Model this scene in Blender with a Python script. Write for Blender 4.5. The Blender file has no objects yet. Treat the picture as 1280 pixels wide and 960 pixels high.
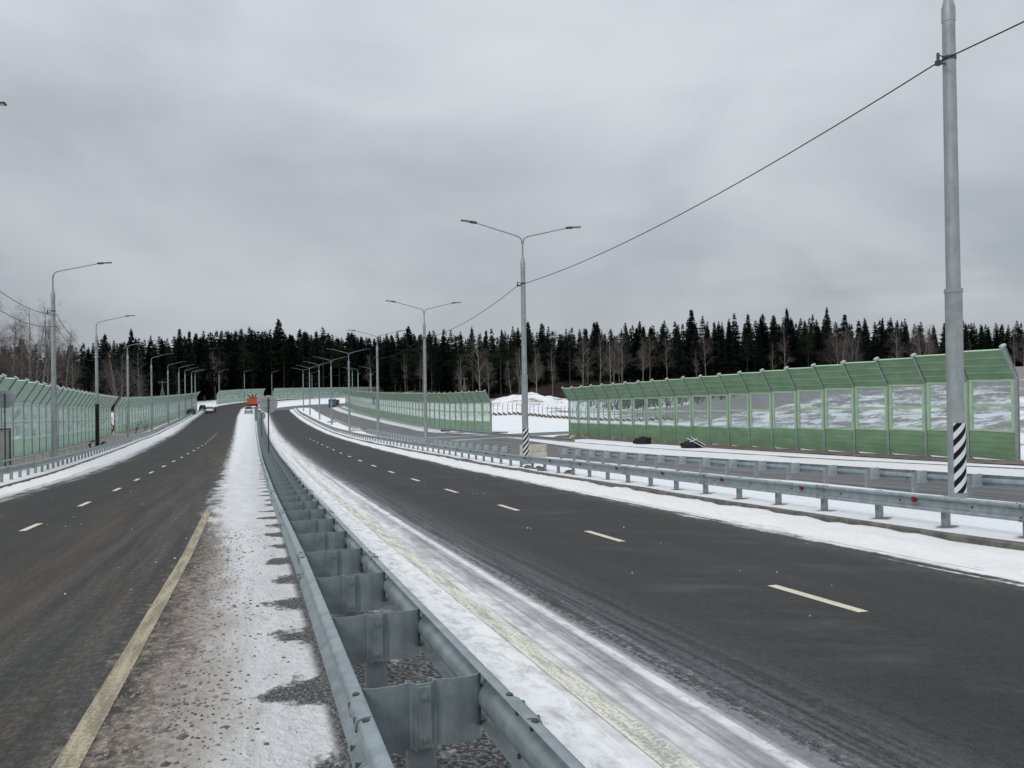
import bpy, math, random
import numpy as np
from mathutils import Vector, Matrix, noise as mnoise
R = random.Random(7)
C = bpy.context.scene.collection
rad = math.radians
CAMZ = 2.17

# ------------------------------------------------------------------ land and road frame (all metres)
HY = [-400, -60, 0, 10, 20, 41, 60, 75, 95, 121, 146, 171, 200, 230, 270, 310, 350, 400, 450, 3000]
HV = [-2.0, -1.2, 2.17, 2.74, 3.27, 4.25, 4.95, 5.4, 5.95, 6.45, 6.5, 6.4, 6.2, 5.9, 4.6, 3.7, 3.2, 2.95, 2.85, 2.8]
_ys = np.arange(-400, 3000, 1.0)
_k = np.hanning(13); _k /= _k.sum()
_hs = np.convolve(np.interp(_ys, HY, HV), _k, 'same'); _hs[:20] = -2.0; _hs[-20:] = 2.8

def rz(y):                     # height of the road corridor at Y
    return CAMZ - float(np.interp(y, _ys, _hs))
U = (-.317, .9484); N = (.9484, .317)
S0 = 255.0; RAD = 200.0
CX = S0*U[0] + RAD*N[0]; CY = S0*U[1] + RAD*N[1]
def W(s, o):                   # road coordinates: s along, o to the right of the camera line
    if s <= S0: return (s*U[0] + o*N[0], s*U[1] + o*N[1])
    a = (s - S0)/RAD; r = RAD - o
    nx = N[0]*math.cos(a) + N[1]*math.sin(a); ny = -N[0]*math.sin(a) + N[1]*math.cos(a)
    return (CX - nx*r, CY - ny*r)
def heading(s):                # direction of travel
    a = max(0., (s - S0)/RAD)
    return math.atan2(U[1], U[0]) - a
def SO(x, y): return (x*U[0] + y*U[1], x*N[0] + y*N[1])
def pw(*p):
    xs = [q[0] for q in p]; ys = [q[1] for q in p]
    return lambda s: float(np.interp(s, xs, ys))
def sm(a, b, x):
    t = min(1, max(0, (x - a)/(b - a))); return t*t*(3 - 2*t)
def fbm(x, y, sc, o=4, z=0.): return mnoise.fractal(Vector((x/sc, y/sc, z)), 1.0, 2.0, o)

def gz(x, y):                  # natural ground
    s, o = SO(x, y)
    z = rz(y)
    n1 = fbm(x, y, 22); n2 = fbm(x, y, 5, 3, 4.)
    # embankment on the right behind the noise barrier
    a = 40 + 24*sm(86, 100, s) - 16*sm(175, 200, s)
    A = 6.6 + 1.6*sm(0, 60, -s + 130) - .0*s
    k = sm(a, a + 58, o)
    z += A*k*(1 + .10*n1) + (n1*.8 + n2*.5)*sm(a, a + 12, o)*(1 - .4*sm(60, 140, o))
    # snow heap beyond the junction
    dx = (x - 4.5)/13.; dy = (y - 188)/17.
    g_ = math.exp(-(dx*dx)**1.2 - dy*dy)
    if g_ > .02: z += g_*(4.5 + 1.3*fbm(x, y, 8, 4, 9.) + .8*fbm(x, y, 3., 4, 2.))
    # left bank
    k2 = sm(24, 42, -o)*(1 - sm(215, 260, s))
    z += k2*(2.0 + n1*.8 + n2*.3)
    # far land rises slightly under the forest
    if s > 330: z += 1.5*sm(-60, -30, -abs(o + 25) + 0)*0
    return z

# ------------------------------------------------------------------ mesh helpers
class MB:
    def __init__(s): s.v = []; s.f = []; s.uv = []; s.uv2 = []; s.mi = []
    def face(s, idx, mi=0): s.f.append(tuple(idx)); s.mi.append(mi)
    def box(s, x0, x1, y0, y1, z0, z1, M=None, mi=0, bev=0.):
        b = len(s.v)
        P = [(x0,y0,z0),(x1,y0,z0),(x1,y1,z0),(x0,y1,z0),(x0,y0,z1),(x1,y0,z1),(x1,y1,z1),(x0,y1,z1)]
        if M is not None: P = [tuple(M @ Vector(p)) for p in P]
        s.v += P
        for q in [(0,3,2,1),(4,5,6,7),(0,1,5,4),(1,2,6,5),(2,3,7,6),(3,0,4,7)]: s.face([b+i for i in q], mi)
    def tube(s, pts, rr, n=8, cap=True, mi=0):
        pts = [Vector(p) for p in pts]
        if not isinstance(rr, (list, tuple)): rr = [rr]*len(pts)
        b = len(s.v); ref = None
        for i, p in enumerate(pts):
            d = (pts[min(i+1, len(pts)-1)] - pts[max(i-1, 0)]).normalized()
            if ref is None:
                ref = Vector((0,0,1)) if abs(d.z) < .9 else Vector((1,0,0))
            a = (ref - d*ref.dot(d)).normalized(); ref = a
            c = d.cross(a)
            for k in range(n):
                t = 2*math.pi*k/n
                s.v.append(tuple(p + (a*math.cos(t) + c*math.sin(t))*rr[i]))
        for i in range(len(pts)-1):
            for k in range(n):
                k2 = (k+1) % n
                s.face((b+i*n+k, b+i*n+k2, b+(i+1)*n+k2, b+(i+1)*n+k), mi)
        if cap:
            s.face([b+k for k in range(n)][::-1], mi); s.face([b+(len(pts)-1)*n+k for k in range(n)], mi)
    def sweep(s, prof, frames, closed=True, mi=0, cap=True):
        """prof: list (d, z); frames: list (pos, outward vector)"""
        b = len(s.v); n = len(prof)
        for p, nn in frames:
            for d, z in prof: s.v.append((p[0]+nn[0]*d, p[1]+nn[1]*d, p[2]+z))
        m = n if closed else n-1
        for i in range(len(frames)-1):
            for k in range(m):
                k2 = (k+1) % n
                s.face((b+i*n+k, b+i*n+k2, b+(i+1)*n+k2, b+(i+1)*n+k), mi)
        if closed and cap:
            s.face([b+k for k in range(n)][::-1], mi); s.face([b+(len(frames)-1)*n+k for k in range(n)], mi)
    def disc(s, c, ax, r, h, n=10, mi=0):
        s.tube([Vector(c), Vector(c)+Vector(ax)*h], r, n, True, mi)
    def mesh(s, name, mats, smooth=0):
        me = bpy.data.meshes.new(name)
        me.from_pydata(s.v, [], s.f)
        for m in (mats if isinstance(mats, (list, tuple)) else [mats]): me.materials.append(m)
        if any(s.mi): me.polygons.foreach_set('material_index', s.mi)
        if s.uv:
            for nm, src in (('UVMap', s.uv), ('edge', s.uv2)):
                if not src: continue
                l = me.uv_layers.new(name=nm)
                vi = np.zeros(len(me.loops), int); me.loops.foreach_get('vertex_index', vi)
                l.data.foreach_set('uv', np.array(src, float)[vi].ravel())
        me.validate(); me.update()
        if smooth:
            me.polygons.foreach_set('use_smooth', [True]*len(me.polygons))
            if smooth < 180: me.set_sharp_from_angle(angle=rad(smooth))
        return me
    def obj(s, name, mats, parent=None, smooth=0, **k):
        return add(name, s.mesh(name, mats, smooth), parent, **k)

def add(name, me, parent=None, loc=None, rot=None, scale=None):
    o = bpy.data.objects.new(name, me); C.objects.link(o)
    if parent is not None: o.parent = parent
    if loc is not None: o.location = loc
    if rot is not None: o.rotation_euler = rot
    if scale is not None: o.scale = scale if isinstance(scale, (tuple, list)) else (scale,)*3
    return o
def tag(o, label=None, cat=None, group=None, kind=None):
    if label: o['label'] = label
    if cat: o['category'] = cat
    if group: o['group'] = group
    if kind: o['kind'] = kind
    return o
def thing(name, label, cat, loc=(0,0,0), rotz=0., group=None, scale=1.):
    o = add(name, None, loc=loc, rot=(0,0,rotz), scale=scale)
    o.empty_display_size = .3
    return tag(o, label, cat, group)
def copy_tree(root, loc, rotz=0., scale=None, label=None, group=None):
    r = root.copy(); C.objects.link(r); r.location = loc; r.rotation_euler = (0,0,rotz)
    if scale is not None: r.scale = scale if isinstance(scale, (tuple, list)) else (scale,)*3
    if label: r['label'] = label
    if group: r['group'] = group
    for ch in KIDS.get(root.name, []):
        c = ch.copy(); C.objects.link(c); c.parent = r
        for g in KIDS.get(ch.name, []):
            d = g.copy(); C.objects.link(d); d.parent = c
    return r
KIDS = {}
def kid(parent, o): KIDS.setdefault(parent.name, []).append(o); return o

# ------------------------------------------------------------------ node helper
class NT:
    def __init__(s, name):
        s.m = bpy.data.materials.new(name); s.m.use_nodes = True
        s.t = s.m.node_tree; s.t.nodes.clear()
        s.out = s.t.nodes.new('ShaderNodeOutputMaterial')
    def n(s, typ, **k):
        x = s.t.nodes.new(typ)
        for a, b in k.items(): setattr(x, a, b)
        return x
    def link(s, a, b):
        if isinstance(a, E_): a = a.s
        if hasattr(a, 'is_output'): s.t.links.new(a, b)
        else:
            if isinstance(a, (tuple, list)) and len(a) == 3 and b.type == 'RGBA': a = (*a, 1)
            b.default_value = a
    def math(s, op, a, b=0., c=0., clamp=False):
        x = s.n('ShaderNodeMath', operation=op, use_clamp=clamp)
        s.link(a, x.inputs[0]); s.link(b, x.inputs[1]); s.link(c, x.inputs[2])
        return E_(s, x.outputs[0])
    def uv(s, nm='UVMap'):
        x = s.n('ShaderNodeUVMap', uv_map=nm); y = s.n('ShaderNodeSeparateXYZ'); s.link(x.outputs[0], y.inputs[0])
        return E_(s, y.outputs[0]), E_(s, y.outputs[1])
    def coord(s, which='Object'):
        x = s.n('ShaderNodeTexCoord'); y = s.n('ShaderNodeSeparateXYZ'); s.link(x.outputs[which], y.inputs[0])
        return [E_(s, y.outputs[i]) for i in range(3)]
    def pos(s):
        x = s.n('ShaderNodeNewGeometry'); y = s.n('ShaderNodeSeparateXYZ'); s.link(x.outputs['Position'], y.inputs[0])
        return [E_(s, y.outputs[i]) for i in range(3)]
    def vec(s, a, b, c=0.):
        x = s.n('ShaderNodeCombineXYZ')
        for i, q in enumerate((a, b, c)): s.link(q, x.inputs[i])
        return x.outputs[0]
    def noise(s, v, scale=1., detail=4., rough=.55, dist=0.):
        x = s.n('ShaderNodeTexNoise'); s.link(v, x.inputs['Vector'])
        x.inputs['Scale'].default_value = scale; x.inputs['Detail'].default_value = detail
        x.inputs['Roughness'].default_value = rough; x.inputs['Distortion'].default_value = dist
        return E_(s, x.outputs[0])
    def voro(s, v, scale=1.):
        x = s.n('ShaderNodeTexVoronoi'); s.link(v, x.inputs['Vector']); x.inputs['Scale'].default_value = scale
        return E_(s, x.outputs['Distance'])
    def ss(s, a, b, x):           # smoothstep
        m = s.n('ShaderNodeMapRange', interpolation_type='SMOOTHSTEP')
        s.link(x, m.inputs[0]); s.link(a, m.inputs[1]); s.link(b, m.inputs[2])
        return E_(s, m.outputs[0])
    def mix(s, f, a, b):
        x = s.n('ShaderNodeMix', data_type='RGBA'); s.link(f, x.inputs[0]); s.link(a, x.inputs[6]); s.link(b, x.inputs[7])
        return x.outputs[2]
    def bump(s, hgt, dist=.01, strength=1., normal=None):
        x = s.n('ShaderNodeBump'); x.inputs['Distance'].default_value = dist; x.inputs['Strength'].default_value = strength
        s.link(hgt, x.inputs['Height'])
        if normal is not None: s.link(normal, x.inputs['Normal'])
        return x.outputs[0]
    def bsdf(s, col, rough=.6, metal=0., normal=None, spec=.5):
        x = s.n('ShaderNodeBsdfPrincipled')
        s.link(col, x.inputs['Base Color']); s.link(rough, x.inputs['Roughness']); s.link(metal, x.inputs['Metallic'])
        s.link(spec, x.inputs['Specular IOR Level'])
        if normal is not None: s.link(normal, x.inputs['Normal'])
        s.t.links.new(x.outputs[0], s.out.inputs[0])
        return x
class E_:
    def __init__(s, t, k): s.t = t; s.s = k
    def __add__(s, o): return s.t.math('ADD', s, o)
    __radd__ = __add__
    def __sub__(s, o): return s.t.math('SUBTRACT', s, o)
    def __rsub__(s, o): return s.t.math('SUBTRACT', o, s)
    def __mul__(s, o): return s.t.math('MULTIPLY', s, o)
    __rmul__ = __mul__
    def __truediv__(s, o): return s.t.math('DIVIDE', s, o)
    def mx(s, o): return s.t.math('MAXIMUM', s, o)
    def mn(s, o): return s.t.math('MINIMUM', s, o)
    def cl(s): return s.t.math('ADD', s, 0., clamp=True)
    def pow(s, o): return s.t.math('POWER', s, o)

def simple(name, col, rough=.6, metal=0., var=.12, sc=6., bump=0., spec=.5):
    t = NT(name); p = t.vec(*t.coord('Object'))
    n = t.noise(p, sc, 5)
    dark = tuple(c*(1-var) for c in col); lite = tuple(min(1, c*(1+var)) for c in col)
    t.bsdf(t.mix(t.ss(.3, .7, n), dark, lite), rough, metal, t.bump(t.noise(p, sc*8, 3), .004, bump) if bump else None, spec)
    return t.m

# ------------------------------------------------------------------ materials
SNOW = (.83, .83, .845)
def asphalt_rgb(t, s, o, brown):
    g = t.noise(t.vec(s*60, o*60), 1., 3, .7)
    big = t.noise(t.vec(s*.14, o*.45), 1., 6, .6)
    trk = t.noise(t.vec(s*.10, o*1.5), 1., 6, .62)
    g2 = t.noise(t.vec(s*9, o*14), 1., 5, .75)
    c = t.mix(t.ss(.3, .75, g*.6 + g2*.4), (.010, .0098, .0096), (.068, .066, .063))
    c = t.mix(t.ss(.35, .75, trk)*.5, c, (.022, .0225, .0245))
    c = t.mix(t.ss(.45, .80, big)*.30, c, (.085, .084, .082))
    return c, g, big, trk

def mat_left():
    t = NT('asphalt_dirty'); s, o = t.uv(); dl, dr = t.uv('edge')
    c, g, big, trk = asphalt_rgb(t, s, o, 1)
    mid = t.noise(t.vec(s*.9, o*2.2), 1., 5, .62); fine = t.noise(t.vec(s*7, o*8), 1., 5, .65)
    strk = t.noise(t.vec(s*.14, o*3.2), 1., 8, .72)
    c0 = c; g2l = t.ss(.3, .7, t.noise(t.vec(s*20, o*26), 1., 4, .75))
    # brown sand tracked over the lanes
    br = t.ss(.38, .62, trk*.6 + strk*.4)*.5*(t.ss(-12., -3.4, o)*.5 + .35) + t.ss(1.9, .2, t.math('ABSOLUTE', o + 3.0))*t.ss(.35, .65, strk)*.6
    c = t.mix((br*.75).cl(), c, t.mix(g2l, (.046, .036, .027), (.135, .105, .078)))
    rust = t.ss(.55, .0, t.math('ABSOLUTE', o + 3.1))*t.ss(.45, .7, mid)*t.ss(28., 6., s)*.5
    c = t.mix(rust.cl(), c, (.13, .065, .04))
    # lighter worn salt film beside the line
    film = t.ss(-3.4, -1.5, o)*t.ss(.4, .75, strk*.5 + fine*.5)*.5
    c = t.mix(film.cl(), c, t.mix(g2l, (.06, .058, .055), (.30, .285, .27)))
    # slush on the shoulder
    sl = t.ss(-1.35, -.75, o + (mid - .5)*1.6 + (fine - .5)*1.2)
    lump = t.ss(.36, .66, fine*.6 + t.noise(t.vec(s*16, o*17), 1., 4, .6)*.4)
    slc = t.mix(lump, (.085, .066, .050), (.37, .31, .26))
    slc = t.mix(t.ss(-1.1, -.1, o + (mid - .5)*.8)*.65, slc, (.58, .545, .51))
    c = t.mix((sl*t.ss(.2, .5, mid + .2)).cl(), c, slc)
    # clean snow towards the barrier and on the outer side
    e1 = t.ss(.35, -.35, dr + (mid - .5)*1.6 + (strk - .5)*.9 + (fine - .5)*.35)
    e2 = t.ss(.9, -.5, dl + (mid - .5)*1.8 + (strk - .5)*3.2)
    sn = t.mix(t.ss(.3, .75, fine*.5 + mid*.5), (.60, .59, .58), SNOW)
    sn = t.mix(t.ss(.58, .72, t.noise(t.vec(s*22, o*22), 1., 3, .6))*t.ss(14., 3., s)*.7, sn, (.25, .22, .19))
    snow = (e1*(t.ss(.30, .46, mid + fine*.25)*.35 + .65) + e2*t.ss(.3, .5, strk*.5 + mid*.5)).cl()
    # melted patches under every post of the median barrier
    ph = t.math('FRACT', (s - 4.0)/1.74)
    d = t.math('ABSOLUTE', ph - .5)*2.
    wob = t.noise(t.vec(s*1.3, 0.*o), 1., 2) - .5
    ph = ph
    reach = (o - .06 + wob*1.2 + (mid - .5)*.6)*2.0
    patch = t.ss(.0, .26, reach.mn(.48 + wob*.7) - d*.95 + (fine - .5)*1.1 + (mid - .5)*.4)*t.ss(-.5, .1, o)
    snow = snow*(1. - patch*.9)
    c2 = t.mix(snow, c, sn)
    bare = (patch + t.ss(.44, .54, o)*t.ss(.74, .50, fine*.5 + mid*.5)).cl()
    c2 = t.mix(bare*.95, c2, t.mix(t.ss(.45, .62, t.noise(t.vec(s*24, o*24), 1., 4, .75)), (.028, .027, .026), (.16, .155, .15)))
    c2 = t.mix((bare*t.ss(.53, .62, t.noise(t.vec(s*40, o*40), 1., 3, .7))*.7).cl(), c2, (.42, .42, .43))
    hgt = g*.12 + fine*sl*1.6 + snow*.9 + lump*sl*1.1
    t.bsdf(c2, .8, 0., t.bump(hgt, .018, .9), .2)
    return t.m

def mat_right():
    t = NT('asphalt_salted'); s, o = t.uv(); dl, dr = t.uv('edge')
    c, g, big, trk = asphalt_rgb(t, s, o, 0)
    mid = t.noise(t.vec(s*.9, o*2.4), 1., 5, .62); fine = t.noise(t.vec(s*7, o*8), 1., 5, .65)
    strk = t.noise(t.vec(s*.16, o*6), 1., 7, .7)
    g2_ = t.noise(t.vec(s*12, o*16), 1., 5, .75)
    # faint grey wind-blown bands across the lanes
    wind = t.noise(t.vec(s*1.1 + o*.5, o*.35 - s*.05), 1., 5, .6)
    c = t.mix(t.ss(.52, .75, wind)*t.ss(4., 6., o)*.5, c, (.10, .103, .11))
    salt = t.ss(5.0, 3.3, o + (strk - .5)*2.2)*t.ss(.42, .62, strk*.55 + g2_*.25 + g*.2)
    c = t.mix((salt*.75).cl(), c, (.22, .225, .235))
    c = t.mix((t.ss(.38, .56, (3.75 - o)*1.1 + (strk - .5)*1.3 + (g2_ - .5)*1.3 + .1)*t.ss(3.95, 3.6, o + (strk-.5)*.5)*.9).cl(), c, t.mix(g2_, (.13, .13, .13), (.30, .30, .30)))
    # thin ridge of packed snow just outside the line
    rg = t.ss(.10, .03, t.math('ABSOLUTE', o - 3.22 + (mid - .5)*.08))*t.ss(.26, .36, t.noise(t.vec(s*.9, o*.5), 1., 3))*t.ss(.26, .44, t.noise(t.vec(s*22, o*9), 1., 4, .7))*t.ss(40., 22., s)
    e1 = t.ss(.55, -.55, dl + (mid - .5)*.8 + (strk - .5)*1.9 + (fine - .5)*.5)
    e2 = t.ss(.12, -.12, dr + (mid - .5)*.7 + (strk - .5)*1.3 + (fine - .5)*.5)
    c = t.mix(t.ss(.9, .2, dr + (strk - .5)*1.2)*t.ss(.4, .6, fine)*.6, c, (.10, .085, .07))
    tr = t.noise(t.vec(s*2.6 + o*1.2, o*5.5), 1., 6, .72, .6)
    sn = t.mix(t.ss(.30, .58, tr*.8 + fine*.2), (.43, .425, .42), (.80, .79, .785))
    tyre = t.ss(.56, .66, t.noise(t.vec(s*.035, o*13), 1., 3, .5))*t.ss(1.7, 2.1, o)
    sn = t.mix(tyre*.75, sn, (.33, .33, .325))
    und = t.ss(1.80, 1.55, o)*t.ss(.68, .46, fine*.5 + mid*.5)*t.ss(60., 20., s)
    snow = ((e1*t.ss(.22, .42, tr*.6 + strk*.4 + .02)*(1. - und*.92) + e2 + rg*.8)).cl()
    c2 = t.mix(snow, c, sn)
    c2 = t.mix(t.ss(1.80, 1.55, o + (mid - .5)*.3)*t.ss(.74, .50, fine*.5 + mid*.5), c2, t.mix(t.ss(.45, .62, t.noise(t.vec(s*24, o*24), 1., 4, .75)), (.028, .027, .026), (.20, .195, .19)))
    t.bsdf(c2, .72, 0., t.bump(g*.4 + g2_*.08 + snow*.6 + tr*e1*.8, .012, .8), .22)
    return t.m

def mat_ramp():
    t = NT('asphalt_ramp'); s, o = t.uv(); dl, dr = t.uv('edge')
    c, g, big, trk = asphalt_rgb(t, s, o, 0)
    mid = t.noise(t.vec(s*.9, o*1.4), 1., 5, .62); strk = t.noise(t.vec(s*.08, o*2.2), 1., 6, .68)
    c = t.mix(t.ss(.30, .62, strk)*.85, c, (.165, .163, .160))
    e = t.ss(.6, -.6, dl.mn(dr) + (mid - .5)*1.2 + (strk - .5)*2.)
    c = t.mix(e, c, (.66, .65, .63))
    t.bsdf(c, .6, 0., t.bump(g*.2 + e, .01, .6), .4)
    return t.m

def mat_ground():
    t = NT('snowy_ground'); w, hl = t.uv(); x, y, z = t.pos()
    p = t.vec(x, y, z)
    n1 = t.noise(p, .35, 6, .65); n2 = t.noise(p, 2.2, 6, .65); n3 = t.noise(p, 14., 4, .7)
    c = t.mix(t.ss(.3, .7, n2), (.70, .70, .72), SNOW)
    spk = t.ss(.63, .70, n3*.6 + n2*.4)*.7
    c = t.mix(spk, c, (.16, .13, .10))
    rough_ = t.noise(t.vec(x*.28 + y*.1, y*.25, z*2.6), .9, 7, .68, .4)
    wild = t.ss(.62, .74, rough_*.5 + n2*.27 + n1*.23 + w*.24)*t.ss(0., .3, w)
    c = t.mix(wild*.85, c, t.mix(n2, (.04, .034, .03), (.17, .14, .125)))
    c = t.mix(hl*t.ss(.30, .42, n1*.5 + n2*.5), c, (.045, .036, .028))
    t.bsdf(c, .75, 0., t.bump(n1*.8 + n2*.5 + n3*.12, .12, .8), .3)
    return t.m

def mat_snow(name='roadside_snow', tint=SNOW, dirt=.35):
    t = NT(name); s, o = t.uv(); x, y, z = t.pos(); p = t.vec(x, y, z)
    n1 = t.noise(t.vec(s*.5, o*3), 1., 6, .65); n2 = t.noise(p, 9., 5, .7); n3 = t.noise(p, 50., 3, .7)
    c = t.mix(t.ss(.3, .7, n2*.5 + n1*.5), tuple(q*.86 for q in tint), tint)
    c = t.mix(t.ss(.56, .70, n1*.7 + n3*.3)*dirt, c, (.34, .31, .28))
    c = t.mix(t.ss(.68, .74, n3*.5 + n2*.5)*.8, c, (.12, .10, .08))
    t.bsdf(c, .7, 0., t.bump(n2*.6 + n1*.3 + n3*.1, .03, .7), .3)
    return t.m

def mat_verge():
    t = NT('verge_snow'); s, o = t.uv(); x, y, z = t.pos(); p = t.vec(x, y, z)
    n1 = t.noise(p, 1.2, 6, .65); n2 = t.noise(p, 9., 5, .7); n3 = t.noise(p, 40., 3, .7)
    c = t.mix(t.ss(.3, .7, n2), (.72, .72, .725), SNOW)
    d = t.math('ABSOLUTE', t.math('FRACT', (s - 11.5 + 16.8*3)/1.68 + .5) - .5)*1.68
    q = t.math('ABSOLUTE', o - 12.72)
    c = t.mix(t.ss(.30, .12, d + q*.7 + (n2 - .5)*.3)*.9, c, (.10, .085, .07))
    c = t.mix(t.ss(.60, .66, n2*.5 + n1*.5 + (n3-.5)*.2)*.65, c, (.22, .185, .15))
    t.bsdf(c, .75, 0., t.bump(n2*.7 + n1*.6 + n3*.2, .05, .9), .25)
    return t.m

def mat_line(name, col, wear):
    t = NT(name); s, o = t.uv(); p = t.vec(s, o)
    a = t.noise(t.vec(s*1.2, o*9), 1., 6, .7); b = t.noise(t.vec(s*30, o*30), 1., 4, .7)
    far = t.ss(6., 60., s)
    k = t.ss(wear, wear + .14, a*.55 + b*.45)
    c = t.mix(k, tuple(q*.5 for q in col), col)
    t.bsdf(c, .7, 0., t.bump(b, .003, .6), .3)
    return t.m

def mat_galv(name, a, b, rough=.42, metal=.55, sc=5.):
    t = NT(name); x, y, z = t.coord('Object'); p = t.vec(x, y, z)
    n = t.noise(p, sc, 6, .6); sp = t.noise(p, sc*16, 3, .6); drip = t.noise(t.vec(x*9, y*9, z*1.1), 1., 5, .6)
    c = t.mix(t.ss(.3, .7, n*.6 + drip*.4), a, b)
    c = t.mix(t.ss(.62, .72, sp)*.25, c, tuple(q*1.4 for q in b))
    c = t.mix(t.ss(.66, .78, drip*.7 + n*.3)*.5, c, tuple(q*.6 for q in a))
    rr = t.ss(.2, .8, n)*.18 + (rough - .08)
    t.bsdf(c, rr, metal, t.bump(sp*.3 + n, .002, .5), .5)
    return t.m

def mat_green(name, a, b):
    t = NT(name); x, y, z = t.coord('Object'); px, py, pz = t.pos()
    n = t.noise(t.vec(px*.7, py*.7, pz*2), 1., 5, .6); f = t.noise(t.vec(x, y, z*.5), 30., 3)
    c = t.mix(t.ss(.3, .7, n), a, b)
    dirt = t.ss(.9, .1, z)*t.ss(.35, .65, t.noise(t.vec(px*3, py*3, pz*.6), 1., 5))
    c = t.mix(dirt*.35, c, (.20, .19, .16))
    t.bsdf(c, .48, 0., t.bump(f, .002, .4), .4)
    return t.m

def mat_glass(name, tint, milk, milkcol):
    t = NT(name); px, py, pz = t.pos()
    tr = t.n('ShaderNodeBsdfTransparent'); tr.inputs[0].default_value = (*tint, 1)
    gl = t.n('ShaderNodeBsdfGlossy'); gl.inputs['Roughness'].default_value = .06; gl.inputs[0].default_value = (.9,.95,.95,1)
    df = t.n('ShaderNodeBsdfDiffuse'); df.inputs[0].default_value = (*milkcol, 1)
    lw = t.n('ShaderNodeLayerWeight'); lw.inputs[0].default_value = .5
    m1 = t.n('ShaderNodeMixShader'); t.link(E_(t, lw.outputs['Facing']).pow(5.)*.5 + .025, m1.inputs[0]); t.t.links.new(tr.outputs[0], m1.inputs[1]); t.t.links.new(gl.outputs[0], m1.inputs[2])
    m2 = t.n('ShaderNodeMixShader')
    t.link(t.ss(.3, .7, t.noise(t.vec(px*.6, py*.6, pz*1.3), 1., 5, .65))*milk*1.2 + milk*.4, m2.inputs[0])
    t.t.links.new(m1.outputs[0], m2.inputs[1]); t.t.links.new(df.outputs[0], m2.inputs[2])
    t.t.links.new(m2.outputs[0], t.out.inputs[0])
    return t.m

def mat_stripes():
    t = NT('hazard_stripes'); x, y, z = t.coord('Object')
    a = t.math('ARCTAN2', x, 0. - y)
    k = t.math('FRACT', (z - a*.21 + 3.)/.292)
    n = t.noise(t.vec(x, y, z), 30., 4, .7)
    c = t.mix(t.ss(.49, .51, k), (.62, .64, .66), (.012, .012, .014))
    c = t.mix(t.ss(.6, .8, n)*.3, c, (.3, .3, .3))
    t.bsdf(c, .75, 0., None, .12)
    return t.m

def mat_foliage(name, a, b):
    t = NT(name); px, py, pz = t.pos(); oi = t.n('ShaderNodeObjectInfo')
    n = t.noise(t.vec(px, py, pz), .6, 4)
    c = t.mix(t.ss(.3, .7, n*.6 + E_(t, oi.outputs['Random'])*.4), a, b)
    t.bsdf(c, .9, 0., None, .0)
    return t.m

def mat_bark(name, a, b):
    t = NT(name); x, y, z = t.coord('Object')
    n = t.noise(t.vec(x*3, y*3, z*1.2), 1.5, 5, .7)
    t.bsdf(t.mix(t.ss(.4, .6, n), a, b), .85, 0., None, .2)
    return t.m

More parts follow.
